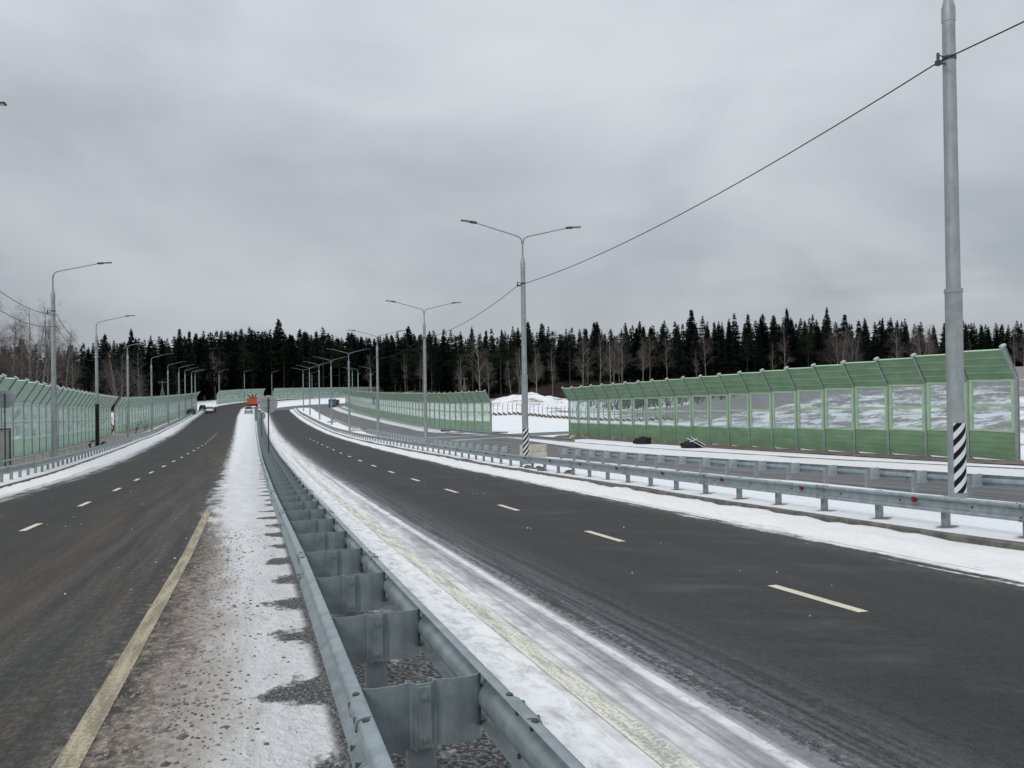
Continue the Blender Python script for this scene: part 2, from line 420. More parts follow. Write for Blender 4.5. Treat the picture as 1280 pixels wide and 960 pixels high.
M = dict(
    left=mat_left(), right=mat_right(), ramp=mat_ramp(), ground=mat_ground(),
    snow=mat_snow('roadside_snow', (.79, .775, .755), .45), verge=mat_verge(), snowd=mat_snow('roadside_snow_dirty', (.74, .73, .71), .8),
    yellow=mat_line('worn_yellow_line', (.43, .365, .255), .44), cream=mat_line('cream_line', (.71, .68, .59), .42),
    dash=mat_line('dash_paint', (.62, .58, .44), .36),
    galv=mat_galv('galvanised_beam', (.22, .265, .28), (.37, .425, .445), .38, .4),
    galvp=mat_galv('galvanised_plate', (.15, .185, .195), (.31, .36, .37), .42, .3, 3.5),
    pole=mat_galv('galvanised_pole', (.24, .27, .275), (.36, .39, .395), .5, .3, 3.),
    post=mat_galv('galvanised_post', (.20, .225, .23), (.33, .355, .36), .6, .25, 8.),
    galvl=mat_galv('galvanised_light', (.30, .35, .37), (.46, .51, .53), .4, .3),
    cap=simple('pale_cap', (.46, .47, .47), .5, .1), beige=simple('beige_grit', (.30, .265, .22), .9, 0, .3, 2.5, .9),
    bolt=simple('dark_bolt', (.07, .08, .085), .5, .6),
    green=mat_green('green_panel', (.135, .235, .135), (.185, .305, .180)),
    greenf=mat_green('green_frame', (.29, .44, .28), (.37, .52, .35)),
    mint=mat_green('mint_panel', (.43, .63, .49), (.53, .71, .58)),
    mintf=mat_green('mint_frame', (.55, .72, .62), (.62, .77, .68)),
    sage=mat_green('sage_panel', (.19, .30, .205), (.25, .37, .265)), sagef=mat_green('sage_frame', (.25, .37, .27), (.31, .44, .34)),
    glass=mat_glass('clear_panel', (.86, .89, .90), .06, (.6, .65, .68)),
    glassm=mat_glass('frosted_panel', (.86, .93, .89), .55, (.74, .81, .77)),
    kerb=simple('kerb_concrete', (.12, .112, .10), .85, 0, .35, 4., .6),
    concrete=simple('pale_concrete', (.40, .37, .31), .85, 0, .2, 3., .6),
    dirt=simple('brown_dirt', (.145, .115, .09), .9, 0, .45, 2.5, .9),
    red=simple('red_reflector', (.22, .008, .014), .4),
    black=simple('black_plastic', (.010, .011, .013), .6, spec=.25),
    sign=simple('sign_back_aluminium', (.30, .325, .34), .5, .3),
    wood=simple('weathered_wood', (.14, .12, .10), .85, 0, .3, 5., .5),
    white=simple('white_paint', (.62, .64, .66), .3, 0, .05),
    orange=simple('orange_paint', (.46, .085, .025), .4, 0, .1), blue=simple('blue_paint', (.05, .13, .27), .4, 0, .1),
    darkpaint=simple('dark_paint', (.02, .024, .03), .25), rubber=simple('rubber', (.015, .015, .015), .8),
    window=simple('dark_window', (.02, .025, .03), .12, 0, .05), lamp=simple('amber_beacon', (.75, .32, .02), .3),
    lens=simple('lamp_lens', (.6, .6, .58), .2), sand=simple('sand_heap', (.32, .25, .14), .9, 0, .2),
    cabinet=simple('grey_cabinet', (.42, .42, .41), .6, 0, .15, 2.), cframe=simple('brown_frame', (.07, .05, .045), .6),
    stripes=mat_stripes(), skin=simple('skin', (.45, .28, .2), .6), cloth=simple('dark_cloth', (.025, .028, .035), .9),
    spruce=mat_foliage('spruce_needles', (.006, .010, .009), (.022, .030, .023)),
    sprucel=mat_foliage('pine_needles', (.010, .018, .011), (.028, .040, .022)),
    far=mat_foliage('far_forest', (.005, .008, .008), (.014, .019, .016)),
    bark=mat_bark('conifer_bark', (.05, .042, .038), (.10, .085, .075)),
    birch=mat_bark('birch_bark', (.12, .105, .095), (.30, .27, .25)),
    twig=mat_bark('birch_twigs', (.085, .07, .065), (.15, .125, .115)),
    brush=mat_bark('dry_brush', (.035, .027, .023), (.10, .075, .062)),
    sleeper=simple('brown_board', (.15, .11, .08), .9, 0, .3),
)

# ------------------------------------------------------------------ setting: ground, roads, kerbs
def grid_axis(parts):
    out = []
    for a, b, st in parts: out += list(np.arange(a, b, st))
    return out + [parts[-1][1]]
TREEX = [-300, -60, 0, 60, 130, 200, 260, 320, 400, 470, 520, 560, 600, 640, 700, 770, 850, 960, 1010, 1080, 1200, 1280, 1600]
TREEY = [215, 215, 215, 225, 245, 280, 350, 440, 445, 430, 350, 280, 245, 235, 230, 228, 225, 222, 220, 218, 215, 215, 215]
TOPY =  [425, 432, 432, 435, 428, 420, 414, 411, 416, 420, 414, 412, 418, 409, 411, 406, 401, 397, 395, 400, 402, 402, 403]
def make_ground():
    xs = grid_axis([(-2600, -400, 200), (-400, -200, 20), (-200, -90, 5), (-90, -16, 2.2), (-16, 26, 1.), (26, 100, 2.2), (100, 260, 6), (260, 480, 20), (480, 2800, 200)])
    ys = grid_axis([(-400, -60, 20), (-60, 0, 4), (0, 165, 2.2), (165, 206, 1.), (206, 240, 2.2), (240, 480, 6), (480, 700, 22), (700, 3000, 230)])
    b = MB()
    for y in ys:
        for x in xs:
            b.v.append((x, y, gz(x, y)))
            s, o = SO(x, y)
            wild = max(sm(41, 50, o)*(.75 + .75*sm(62, 96, o))*(1 - .75*sm(92, 104, s)*(1 - sm(158, 170, s))*(1 - sm(64, 76, o))), sm(28, 36, -o)*.7)
            if y > 165 and -30 < x < 40: wild = .45 + .5*fbm(x, y, 6, 3, 6.)
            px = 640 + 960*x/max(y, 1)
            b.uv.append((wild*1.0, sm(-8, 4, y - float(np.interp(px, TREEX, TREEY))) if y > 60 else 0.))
    nx = len(xs)
    for j in range(len(ys)-1):
        for i in range(nx-1):
            b.face((j*nx+i, j*nx+i+1, (j+1)*nx+i+1, (j+1)*nx+i))
    tag(b.obj('ground', M['ground'], smooth=180), kind='structure')
make_ground()

def strip(name, ss, o0, o1, nc, mat, zf, eL=None, eR=None, smooth=180, frame=W, side=True):
    b = MB(); n = nc+1
    for s in ss:
        a, c = o0(s), o1(s)
        for k in range(n):
            o = a + (c-a)*k/nc
            x, y = frame(s, o)
            b.v.append((x, y, rz(y) + zf(s, o, k/nc)))
            b.uv.append((s, o)); b.uv2.append(((o - eL(s)) if eL else 9., (eR(s) - o) if eR else 9.))
    for j in range(len(ss)-1):
        for i in range(nc):
            b.face((j*n+i, j*n+i+1, (j+1)*n+i+1, (j+1)*n+i))
    return tag(b.obj(name, mat, smooth=smooth), kind='structure')
def rng(a, b, st): return list(np.arange(a, b, st)) + [b]

LK = pw((-60,-9.6),(35,-9.6),(47,-10.2),(68,-11.6),(106,-13.8),(156,-15.2),(258,-16.5),(600,-17))
KR = pw((-60,11.9),(55,11.95),(70,11.55),(90,11.1),(130,11.0),(220,10.8),(250,11.4))
LS = pw((-60,-8.4),(30,-8.5),(57,-9.2),(111,-12),(185,-14.2),(258,-15.5),(600,-15.8))
LM = pw((-60,.1),(0,.05),(8,-.15),(15,-.5),(22,-1.1),(40,-1.5),(88,-2.4),(150,-3.5),(215,-4.5),(600,-4.5))
RS = pw((-60,9.5),(7,9.6),(15,10.05),(50,10.35),(90,10.1),(130,10.0),(180,9.6),(250,10))
flat = lambda h: (lambda s, o, k: h)
near = rng(-40, 60, 2.5) + rng(64, 255, 6)[0:]
near = sorted(set([round(v, 2) for v in near]))
strip('left_carriageway', near + rng(261, 560, 7), LK, pw((-60,.72),(600,.72)), 12, M['left'], flat(.05), LS, LM)
strip('right_carriageway', near, pw((-60,.72),(600,.72)), KR, 12, M['right'], flat(.05), pw((-60,2.75),(12,2.85),(25,3.1),(35,3.2),(180,3.2),(255,3.4)), RS)
# the right carriageway and the ramp turn right together beyond the island nose
AC = W(250, 40.)
def apron(s, o):                       # s from 250: angle about AC
    a = (s - 250)/30.; r = 40. - o
    nx = N[0]*math.cos(a) + N[1]*math.sin(a); ny = -N[0]*math.sin(a) + N[1]*math.cos(a)
    return (AC[0] - nx*r, AC[1] - ny*r)
strip('slip_road', rng(250, 315, 3), pw((0,3.),(400,3.)), pw((0,24.),(400,24.)), 10, M['ramp'], flat(.055), pw((0,4.),(400,4)), pw((0,23.),(400,23)), frame=apron)
RL = pw((-60,19.2),(44,18.6),(52,16.2),(140,15.9),(200,16.6),(250,17.2))
RR = pw((-60,27.5),(60,27),(74,29),(104,29),(112,25.6),(138,25.4),(207,24.4),(250,24))
strip('ramp_road', rng(-40, 250, 5), RL, RR, 8, M['ramp'], flat(.05), RL, pw((-60,26),(60,25.6),(74,28.5),(100,28.5),(112,24.4),(138,24.4),(207,23.4),(250,23)))
strip('snowy_verge', near[:-1] + [250, 256], lambda s: KR(s) + .17, lambda s: RL(s) - .25, 14, M['verge'],
      lambda s, o, k: .19 + .05*fbm(s, o, 1.6) + .04*fbm(s, o, .6, 3, 3.) - .08*(k > .98))
# side road through the opening
def side_frame(pts):
    pts = [Vector(p) for p in pts]; L = [0]
    for a, b in zip(pts, pts[1:]): L.append(L[-1] + (b-a).length)
    def f(s, o):
        x = float(np.interp(s, L, [p.x for p in pts])); y = float(np.interp(s, L, [p.y for p in pts]))
        x2 = float(np.interp(s+1, L, [p.x for p in pts])); y2 = float(np.interp(s+1, L, [p.y for p in pts]))
        x1 = float(np.interp(s-1, L, [p.x for p in pts])); y1 = float(np.interp(s-1, L, [p.y for p in pts]))
        d = Vector((x2-x1, y2-y1)).normalized()
        return (x + d.y*o, y - d.x*o)
    return f, L[-1]
sf, sl = side_frame([(-10, 89), (-5, 93.5), (2, 101), (9, 106.5), (20, 111.5), (40, 117)])
strip('side_road', rng(0, sl, 3), pw((0,-5.5),(14,-3.6),(100,-3.6)), pw((0,5.5),(14,3.6),(100,3.6)), 6, M['ramp'], flat(.06), pw((0,-4.5),(14,-3.3),(100,-3.3)), pw((0,4.5),(14,3.3),(100,3.3)), frame=sf)

def kerb(name, ss, of, w=.17, z0=-.05, z1=.19, frame=W, wav=0.):
    b = MB(); fr = []
    for s in ss:
        p = frame(s, of(s)); q = frame(s, of(s)+1)
        fr.append(((p[0], p[1], rz(p[1])), (q[0]-p[0], q[1]-p[1])))
    b.sweep([(0, z0), (0, z1-.02), (.02, z1), (w, z1), (w, z0)], fr)
    return tag(b.obj(name, M['kerb'], smooth=30), kind='structure')
kerb('kerb', near[:-1] + [254], KR)
kerb('kerb', rng(-40, 260, 4), lambda s: LK(s) - .17, z1=.17)
KF = pw((-60,31.3),(24,30.8),(37,30),(50,29.3),(75,28.9),(79,29.6),(82,31.5),(84.5,35))
kerb('kerb', rng(-40, 84, 3), KF, z1=.16)
KM = pw((103,33.5),(105,30.5),(108,29),(118,27.6),(132,26.8),(182,26.3),(255,25.9))
kerb('kerb', rng(103, 255, 3), KM, z1=.16)
strip('snowy_shoulder', rng(-40, 78, 2.), pw((-60,25.8),(60,25.6),(78,27.5)), lambda s: KF(s), 6, M['snowd'],
      lambda s, o, k: .075 + (.04*fbm(s, o, 1.5) + .05)*min(1, 4*k) - .06*(k < .05))
strip('snowy_shoulder', rng(108, 252, 4.), pw((100,26.5),(112,24.6),(138,24.4),(207,23.5),(252,23)), lambda s: KM(s), 4, M['snowd'],
      lambda s, o, k: .075 + (.04*fbm(s, o, 1.5) + .04)*min(1, 4*k) - .06*(k < .05))
# ploughed snow along the kerbs
def berm(name, ss, inner, outer, nc, hmax, seed):
    def zf(s, o, k):
        e = fbm(s, o, 2.5, 4, seed)*.5 + fbm(s*.3, o, 4., 3, seed)*.4
        prof = sm(-.05, .35, k + e*.25)*(1 - .35*sm(.7, 1, k))
        return .02 + hmax*prof*(.7 + .5*fbm(s, o, 1.1, 4, seed+3) + .25*fbm(s, o, .35, 3, seed+6)) if prof > 0.02 else .03
    return strip(name, ss, inner, outer, nc, M['snow'], zf)
berm('roadside_snow', rng(2, 50, .35) + rng(51, 250, 2.5), lambda s: RS(s) + .15, lambda s: KR(s) + .0, 18, .17, 1.)
berm('roadside_snow', rng(24, 255, 1.2), lambda s: LK(s) + 0., lambda s: min(LK(s) + 1.3, LS(s)), 5, .0, 5.) if False else None
def lberm(s, o, k):
    e = fbm(s, o, 2.5, 4, 5.)*.6
    p = sm(.0, .5, (1-k) + e*.3 - .15)
    return .03 + .11*p*(.8 + .4*fbm(s, o, .9, 3, 8.))
strip('roadside_snow', rng(24, 80, .6) + rng(82, 256, 3), lambda s: LK(s) + .02, lambda s: LK(s) + 1.25, 8, M['snow'], lberm)
strip('snowy_verge', rng(20, 256, 2.), lambda s: LK(s) - 3.3, lambda s: LK(s) - .17, 8, M['snow'],
      lambda s, o, k: .14 + .05*fbm(s, o, 1.4) - .1*(k < .05))
BL = pw((40,-16.4),(68,-17),(128,-20.6),(133,-20.8),(200,-19.2),(264,-17.8))
strip('dirt_strip', rng(44, 262, 2.), lambda s: BL(s) - .6, lambda s: min(BL(s) + 3.2, LK(s) - 2.6), 6, M['beige'],
      lambda s, o, k: .10 + .30*(1-k) + .05*fbm(s, o, 1.4))
strip('dirt_strip', rng(-12, 88, 1.2), pw((-60,34.7),(100,34.9)), pw((-60,37.9),(100,37.9)), 5, M['dirt'],
      lambda s, o, k: .04 + .07*math.sin(math.pi*k) + .05*fbm(s, o, .9))
# markings
def marks(name, segs, mat, w, frame=W, z=.056):
    b = MB()
    for s0, s1, of in segs:
        n = max(1, int((s1-s0)/1.5)); base = len(b.v)
        for i in range(n+1):
            s = s0 + (s1-s0)*i/n
            for k in range(2):
                o = of(s) + (k-.5)*w
                x, y = frame(s, o); b.v.append((x, y, rz(y)+z)); b.uv.append((s, o)); b.uv2.append((0, 0))
        for i in range(n): b.face((base+2*i, base+2*i+1, base+2*i+3, base+2*i+2))
    return tag(b.obj(name, mat), kind='structure')
LD = pw((-20,-5.05),(33,-5.12),(45,-5.35),(93,-5.42),(128,-5.9),(255,-7))
RD = pw((-20,6.6),(20,6.57),(30,6.4),(255,6.6))
marks('lane_marking', [(20.25+6.05*k, 21.8+6.05*k, LD) for k in range(-5, 19)], M['dash'], .15)
marks('lane_marking', [(7.1+6.1*k, 8.75+6.1*k, RD) for k in range(-4, 16)], M['dash'], .15)
marks('edge_line', [(-20, 24, pw((-60,-1.19),(15,-1.19),(22,-1.28),(60,-1.35)))], M['yellow'], .17)
marks('edge_line', [(-20, 62, pw((-60,2.6),(35,2.46),(55,2.59),(100,2.9)))], M['cream'], .21, z=.058)
marks('edge_line', [(60, 180, RL and (lambda s: RL(s)+.8))], M['dash'], .15)

# ------------------------------------------------------------------ guard rails
def wprof(off=0.):
    half = [(.012, .156), (.035, .155), (.058, .151), (.074, .144), (.082, .132), (.085, .116), (.083, .102), (.074, .090), (.058, .079), (.040, .069), (.022, .057), (.009, .041), (.002, .022), (0., .006)]
    out = half + [(d, -z) for d, z in half[::-1]]
    inn = [(d-.006, z*.975) for d, z in out][::-1]
    return [(d+off, z+.644) for d, z in out + inn]
def frames(of, ss, face, zoff=0.):
    fr = []
    for s in ss:
        p = W(s, of(s)); q = W(s, of(s)+1)
        fr.append(((p[0], p[1], rz(p[1]) + zoff), ((q[0]-p[0])*face, (q[1]-p[1])*face)))
    return fr
def rail_beam(of, s0, s1, face, root, joints, detail=45., name='beam', ph=0.):
    """of: the back plane of the beam"""
    b = MB(); ss = rng(s0, min(s1, 60), 1.2) + (rng(62, s1, 3.5) if s1 > 62 else [])
    b.sweep(wprof(), frames(of, ss, face))
    s = s0 + ph
    while s < min(s1, detail):
        b.sweep([(d*1.03, .644 + (z-.644)*1.035) for d, z in wprof(.006)], frames(of, [s, s+.16, s+.32], face), mi=2)
        for ds in (.05, .27):
            for z in (.644+.09, .644-.09, .644+.133, .644-.133):
                (p, nn), = frames(of, [s+ds], face)
                d = .077 if abs(z-.644) < .1 else .084
                b.disc((p[0]+nn[0]*(d), p[1]+nn[1]*(d), p[2]+z), (nn[0], nn[1], 0), .017, .011, 10, 1)
                # nuts behind
                b.disc((p[0]+nn[0]*(d-.006), p[1]+nn[1]*(d-.006), p[2]+z), (-nn[0], -nn[1], 0), .014, .022, 6, 1)
        for ds in (-.03, .36):                   # button heads on the top fold
            (p, nn), = frames(of, [s+ds], face)
            b.disc((p[0]+nn[0]*.045, p[1]+nn[1]*.045, p[2]+.796), (0, 0, 1), .019, .009, 10, 1)
        s += joints
    # small fixing bolts at mid height
    s = s0
    while s < min(s1, detail):
        (p, nn), = frames(of, [s], face)
        b.disc((p[0]+nn[0]*.004, p[1]+nn[1]*.004, p[2]+.644), (nn[0], nn[1], 0), .02, .012, 8, 1)
        s += joints/3
    o = b.obj(name, [M['galv'], M['bolt'], M['galvp']], root, smooth=50)
    return o
def spacer_mesh():
    b = MB(); th = .006
    pl = [(.500,.075),(.505,.040),(.518,.014),(.54,.0),(.60,-.010),(.68,-.010),(.74,-.002),(.775,.008),(.790,.0),(.800,-.020),(.812,-.034),(.888,-.034),(.900,-.020),(.910,.0),(.925,.008),(.96,-.002),(1.03,-.014),(1.11,-.014),(1.155,-.002),(1.18,.018),(1.192,.045),(1.196,.075)]
    n = len(pl); base = 0
    for z in (.40, .77):
        for o, s in pl: b.v.append((o, s, z))
        for o, s in pl: b.v.append((o, s+th, z))
    for i in range(n-1):
        b.face((i, i+1, 2*n+i+1, 2*n+i)); b.face((n+i+1, n+i, 3*n+i, 3*n+i+1))
        b.face((2*n+i, 2*n+i+1, 3*n+i+1, 3*n+i)); b.face((i+1, i, n+i, n+i+1))
    b.box(.815, .885, -.046, -.0345, .415, .755)
    for z in (.47, .70): b.disc((.85, -.046, z), (0,-1,0), .021, .004, 12); b.disc((.85, -.05, z), (0,-1,0), .013, .012, 6)
    for z in (.50, .67):
        for o, sx in ((.515, 1), (1.185, -1)): b.disc((o, .03, z), (sx, 0, 0), .012, .03, 6)
    return b.mesh('spacer_plate', M['galvp'], 35)
def cpost_mesh(w, d, h):
    b = MB(); t = .006
    b.box(-w/2, w/2, 0, t, -.1, h); b.box(-w/2, -w/2+t, t, d, -.1, h); b.box(w/2-t, w/2, t, d, -.1, h)
    b.box(-w/2+t, -w/2+.03, d-t, d, -.1, h); b.box(w/2-.03, w/2-t, d-t, d, -.1, h)
    return b.mesh('post', M['post'])
ROADROT = math.atan2(U[1], U[0]) - math.pi/2
def merge_copies(me, places, name, root):
    """one mesh from many placed copies (the distant rest)"""
    co = np.zeros(len(me.vertices)*3); me.vertices.foreach_get('co', co); co = co.reshape(-1, 3)
    fs = [tuple(p.vertices) for p in me.polygons]; b = MB()
    for (x, y, z, r) in places:
        k = len(b.v); c, s_ = math.cos(r), math.sin(r)
        b.v += [(x + v[0]*c - v[1]*s_, y + v[0]*s_ + v[1]*c, z + v[2]) for v in co]
        b.f += [tuple(k+i for i in f) for f in fs]; b.mi += [0]*len(fs)
    o = b.obj(name, me.materials[0], root); return tag(o, kind='stuff')

def local(root, p): return (p[0]-root.location.x, p[1]-root.location.y, p[2]-root.location.z)
def rebase(o, root): o.location = (-root.location.x, -root.location.y, -root.location.z)

def line_of(root, me, name, of, sl, maxn=100):
    rest = []
    for i, s in enumerate(sl):
        x, y = W(s, of(s)); z = rz(y) + .05; r = heading(s) - math.pi/2
        if i < maxn: add(name, me, root, loc=local(root, (x, y, z)), rot=(0,0,r))
        else: rest.append((x - root.location.x, y - root.location.y, z - root.location.z, r))
    if rest: merge_copies(me, rest, name, root)

def guard_rail(label, of, s0, s1, face, spacing, sphase, post, name='guard_rail', refl=None, block=True, group=None, detail=45., reach=.13):
    x, y = W(s0, of(s0))
    root = thing(name, label, 'guard rail', (x, y, rz(y)), group=group)
    o = rail_beam(of, s0, s1, face, root, spacing*3, detail, ph=.4); rebase(o, root)
    sl = []; s = sphase
    while s < s1: sl.append(s) if s > s0 else None; s += spacing
    back = lambda s: of(s) - face*reach
    line_of(root, post, 'post', back, sl)
    if block:
        b = MB()
        if reach > .2:
            b.box(-reach+.06, -.004, -.006, .006, .42, .77); b.box(-.03, -.004, .006, .09, .42, .77); b.box(-reach+.04, -reach+.10, -.02, -.006, .42, .77)
            me = b.mesh('bracket', M['galvl']); line_of(root, me, 'bracket', of, sl)
        else:
            b.box(-.06, .06, -.04, .04, .56, .73); me = b.mesh('bracket', M['galvp']); line_of(root, me, 'bracket', lambda s: of(s) - face*.062, sl)
    if refl:
        b = MB(); f = face
        xa, xb = sorted((f*.004, f*.085))
        b.v += [(xa,-.012,.59),(xb,-.012,.605),(xb,-.012,.685),(xa,-.012,.70),(xa,.05,.59),(xb,.03,.605),(xb,.03,.685),(xa,.05,.70)]
        for q in ((0,1,2,3),(7,6,5,4),(0,4,5,1),(1,5,6,2),(2,6,7,3),(3,7,4,0)): b.face(q)
        me = b.mesh('reflector', M['red'])
        line_of(root, me, 'reflector', of, [q for q in refl if s0 < q < s1])
    return root

postC = cpost_mesh(.16, .08, .72)
postW = MB(); postW.box(-.055,.055,-.06,.06,-.1,.74); postW = postW.mesh('post', M['post'])
# median
x0, y0 = W(-3, .85)
med = thing('median_guard_rail', 'double sided steel guard rail with spacer plates between the two carriageways', 'guard rail', (x0, y0, rz(y0)))
medL = pw((-60,.53),(9,.53),(20,.42),(60,.22),(165,-.1),(262,-.3)); medR = pw((-60,1.17),(262,1.30))
a = rail_beam(medL, -3, 262, -1, med, 5.22, ph=1.55); rebase(a, med)
a = rail_beam(medR, -3, 262, 1, med, 5.22, ph=1.25); rebase(a, med)
ms = [4.25 + 1.74*k for k in range(-3, 148)]
cen = lambda s: (medL(s)+medR(s))/2
spm = spacer_mesh()
def med_line():
    rest = []
    for i, s in enumerate(ms):
        o = medL(s) - .53
        x, y = W(s, o); z = rz(y) + .0; r = heading(s) - math.pi/2
        if i < 100:
            q = add('spacer_plate', spm, med, loc=local(med, (x, y, z)), rot=(0,0,r))
            q.scale = ((medR(s)-o-.0)/1.17, 1, 1)
        else: rest.append((x-med.location.x, y-med.location.y, z-med.location.z, r))
    merge_copies(spm, rest, 'spacer_plate', med)
med_line()
line_of(med, postC, 'post', cen, [s + .01 for s in ms])

guard_rail('single steel guard rail with small red reflectors behind the kerb of the right carriageway', lambda s: KR(s) + .62, -6, 256, -1, 1.68, 11.5-1.68*10, postW, refl=[8.7 + 3.36*k for k in range(-3, 60)])
R2 = pw((-20,18.75),(20,18.6),(44,17.7))
guard_rail('guard rail seen from behind, between the nearest striped lamp post and the ramp', lambda s: R2(s), -4, 44, 1, 1.8, 1.3, postC, reach=.42)
guard_rail('guard rail of close posts left of the beige concrete block, edging the ramp', pw((47,15.9),(60,15.3),(76,15.2),(112,15.5)), 48, 112, 1, 1.8, 48.5, postC, reach=.42)
guard_rail('low guard rail on the far outer side of the ramp below the distant green barrier', pw((150,25.6),(255,25.2)), 168, 254, -1, 2.4, 168.5, postW)
guard_rail('single steel guard rail along the left edge of the left carriageway', lambda s: LK(s) - .72, 18, 258, 1, 1.75, 18.3, postW)
# thin pipe railing behind it
def pipe_rail():
    of = lambda s: LK(s) - 2.6 + .0
    x, y = W(46, of(46)); root = thing('pipe_railing', 'thin low steel railing between the left guard rail and the left green barrier', 'railing', (x, y, rz(y)))
    b = MB(); fr = frames(of, rng(40, 150, 4), 1); b.tube([(p[0], p[1], p[2]+.78) for p, n in fr], .035, 6)
    rebase(b.obj('rail', M['galv'], root, 60), root)
    p = MB(); p.tube([(0,0,-.1), (0,0,.77)], .025, 6); me = p.mesh('post', M['post'])
    line_of(root, me, 'post', of, list(np.arange(41, 150, 3.)))
pipe_rail()

# ------------------------------------------------------------------ noise barriers
def bay_meshes(bay, lean, pm, fm, gm, sc=1.):
    """local x along the wall, road on the -y side"""
    out = {}
    x0, x1 = .066, bay - .066
    b = MB()                                  # lower boards
    z = .08; hh = .29*sc
    for k in range(5):
        b.box(x0, x1, -.055, .055, z, z+hh-.016); b.box(x0, x1, -.040, .040, z+hh-.016, z+hh); z += hh
    out['solid_panel'] = b.mesh('solid_panel', pm); zp = z
    zt = 4.3*sc; zm = (zp + zt)/2 - .03
    b = MB()
    b.box(x0, x1, -.075, .05, zp, zp+.10); b.box(x0, x1, -.07, .05, zm-.03, zm+.12); b.box(x0, x1, -.075, .05, zt-.10, zt)
    for a, c in ((x0, x0+.20), (x1-.20, x1)):
        b.box(a, c, -.065, .045, zp+.10, zm-.03); b.box(a, c, -.065, .045, zm+.12, zt-.10)
    out['frame'] = b.mesh('frame', fm)
    b = MB()
    b.box(x0+.20, x1-.20, -.008, .008, zp+.10, zm-.03); b.box(x0+.20, x1-.20, -.008, .008, zm+.12, zt-.10)
    out['glass_pane'] = b.mesh('glass_pane', gm)
    b = MB()                                  # leaning top of four boards
    L = math.hypot(lean, 1.55*sc); ang = math.atan2(lean, 1.55*sc)
    Mx = Matrix.Translation((0, 0, zt)) @ Matrix.Rotation(ang, 4, 'X')
    for k in range(4):
        a = k*L/4; b.box(x0, x1, -.055, .055, a+.0, a+L/4-.02, Mx); b.box(x0, x1, -.085, .06, a+L/4-.02, a+L/4, Mx, mi=1)
    out['canopy_panel'] = b.mesh('canopy_panel', [pm, fm])
    b = MB()
    def ibeam(z0, z1, Mm):
        b.box(-.062, .062, -.10, -.085, z0, z1, Mm); b.box(-.062, .062, .105, .12, z0, z1, Mm); b.box(-.008, .008, -.085, .105, z0, z1, Mm)
    ibeam(-.4, zt, Matrix.Identity(4)); ibeam(.0, L+.10, Mx)
    b.box(-.10, .10, -.14, .14, L+.07, L+.18, Mx, mi=1); b.box(-.15, .15, -.17, .17, .0, .08)
    out['post'] = b.mesh('post', [M['pole'], M['cap']])
    return out
def barrier(label, of, s0, s1, bay, side, mm, frame=W, zadd=.05):
    """side +1: the wall stands right of its road (leans towards -o)"""
    pts = []; s = s0
    while s <= s1 + .01:
        x, y = frame(s, of(s)); pts.append((x, y, rz(y) + zadd)); s += bay
    root = thing('noise_barrier', label, 'noise barrier', pts[0])
    if side < 0: pts = pts[::-1]
    # walls are laid out so that the road is on the local -y side
    n = len(pts)
    seq = pts[::-1]if True else pts
    for i, p in enumerate(seq):
        q = seq[i+1] if i+1 < n else (2*p[0]-seq[i-1][0], 2*p[1]-seq[i-1][1], p[2])
        r = math.atan2(q[1]-p[1], q[0]-p[0])
        loc = local(root, p)
        add('post', mm['post'], root, loc=loc, rot=(0,0,r))
        if i+1 < n:
            zz = min(p[2], q[2]) - p[2]
            L = math.hypot(q[0]-p[0], q[1]-p[1])
            for k in ('solid_panel', 'frame', 'glass_pane', 'canopy_panel'):
                add(k, mm[k], root, loc=(loc[0], loc[1], loc[2] + (q[2]-p[2])/2), rot=(0,0,r), scale=(L/mm['bay'], 1, 1))
    return root
gb = bay_meshes(2.8, .85, M['green'], M['greenf'], M['glass']); gb['bay'] = 2.8
mb = bay_meshes(3.0, .95, M['mint'], M['mintf'], M['glassm']); mb['bay'] = 3.0
fb = bay_meshes(3.0, .8, M['mint'], M['mintf'], M['glassm'], .84); fb['bay'] = 3.0
midb = bay_meshes(2.8, .85, M['sage'], M['sagef'], M['glassm']); midb['bay'] = 2.8
RB = pw((-40,37.4),(29.3,37.2),(88,36.9))
barrier('large green noise barrier with clear windows on the right behind the ramp', RB, 29.3, 88.2, 2.8, 1, gb)
barrier('green noise barrier curving along the ramp in the middle distance, left of the snow heap', pw((102,31.2),(110,30.1),(132,28.5),(182,28),(264,28.3)), 102.6, 262, 2.8, 1, midb)
barrier('nearest pale green noise barrier on the left, ending at a narrow gap', BL, 44, 128, 3., -1, mb)
barrier('pale green noise barrier on the left beyond the narrow gap, running to the parked cars', BL, 133, 263, 3., -1, mb)
barrier('short far pale green noise barrier behind the orange truck', pw((250,-20),(600,-20)), 303, 348.1, 3., -1, fb)
barrier('long far pale green noise barrier across the end of the road, behind the round signs', pw((250,-20),(600,-20)), 356, 449, 3., -1, fb)

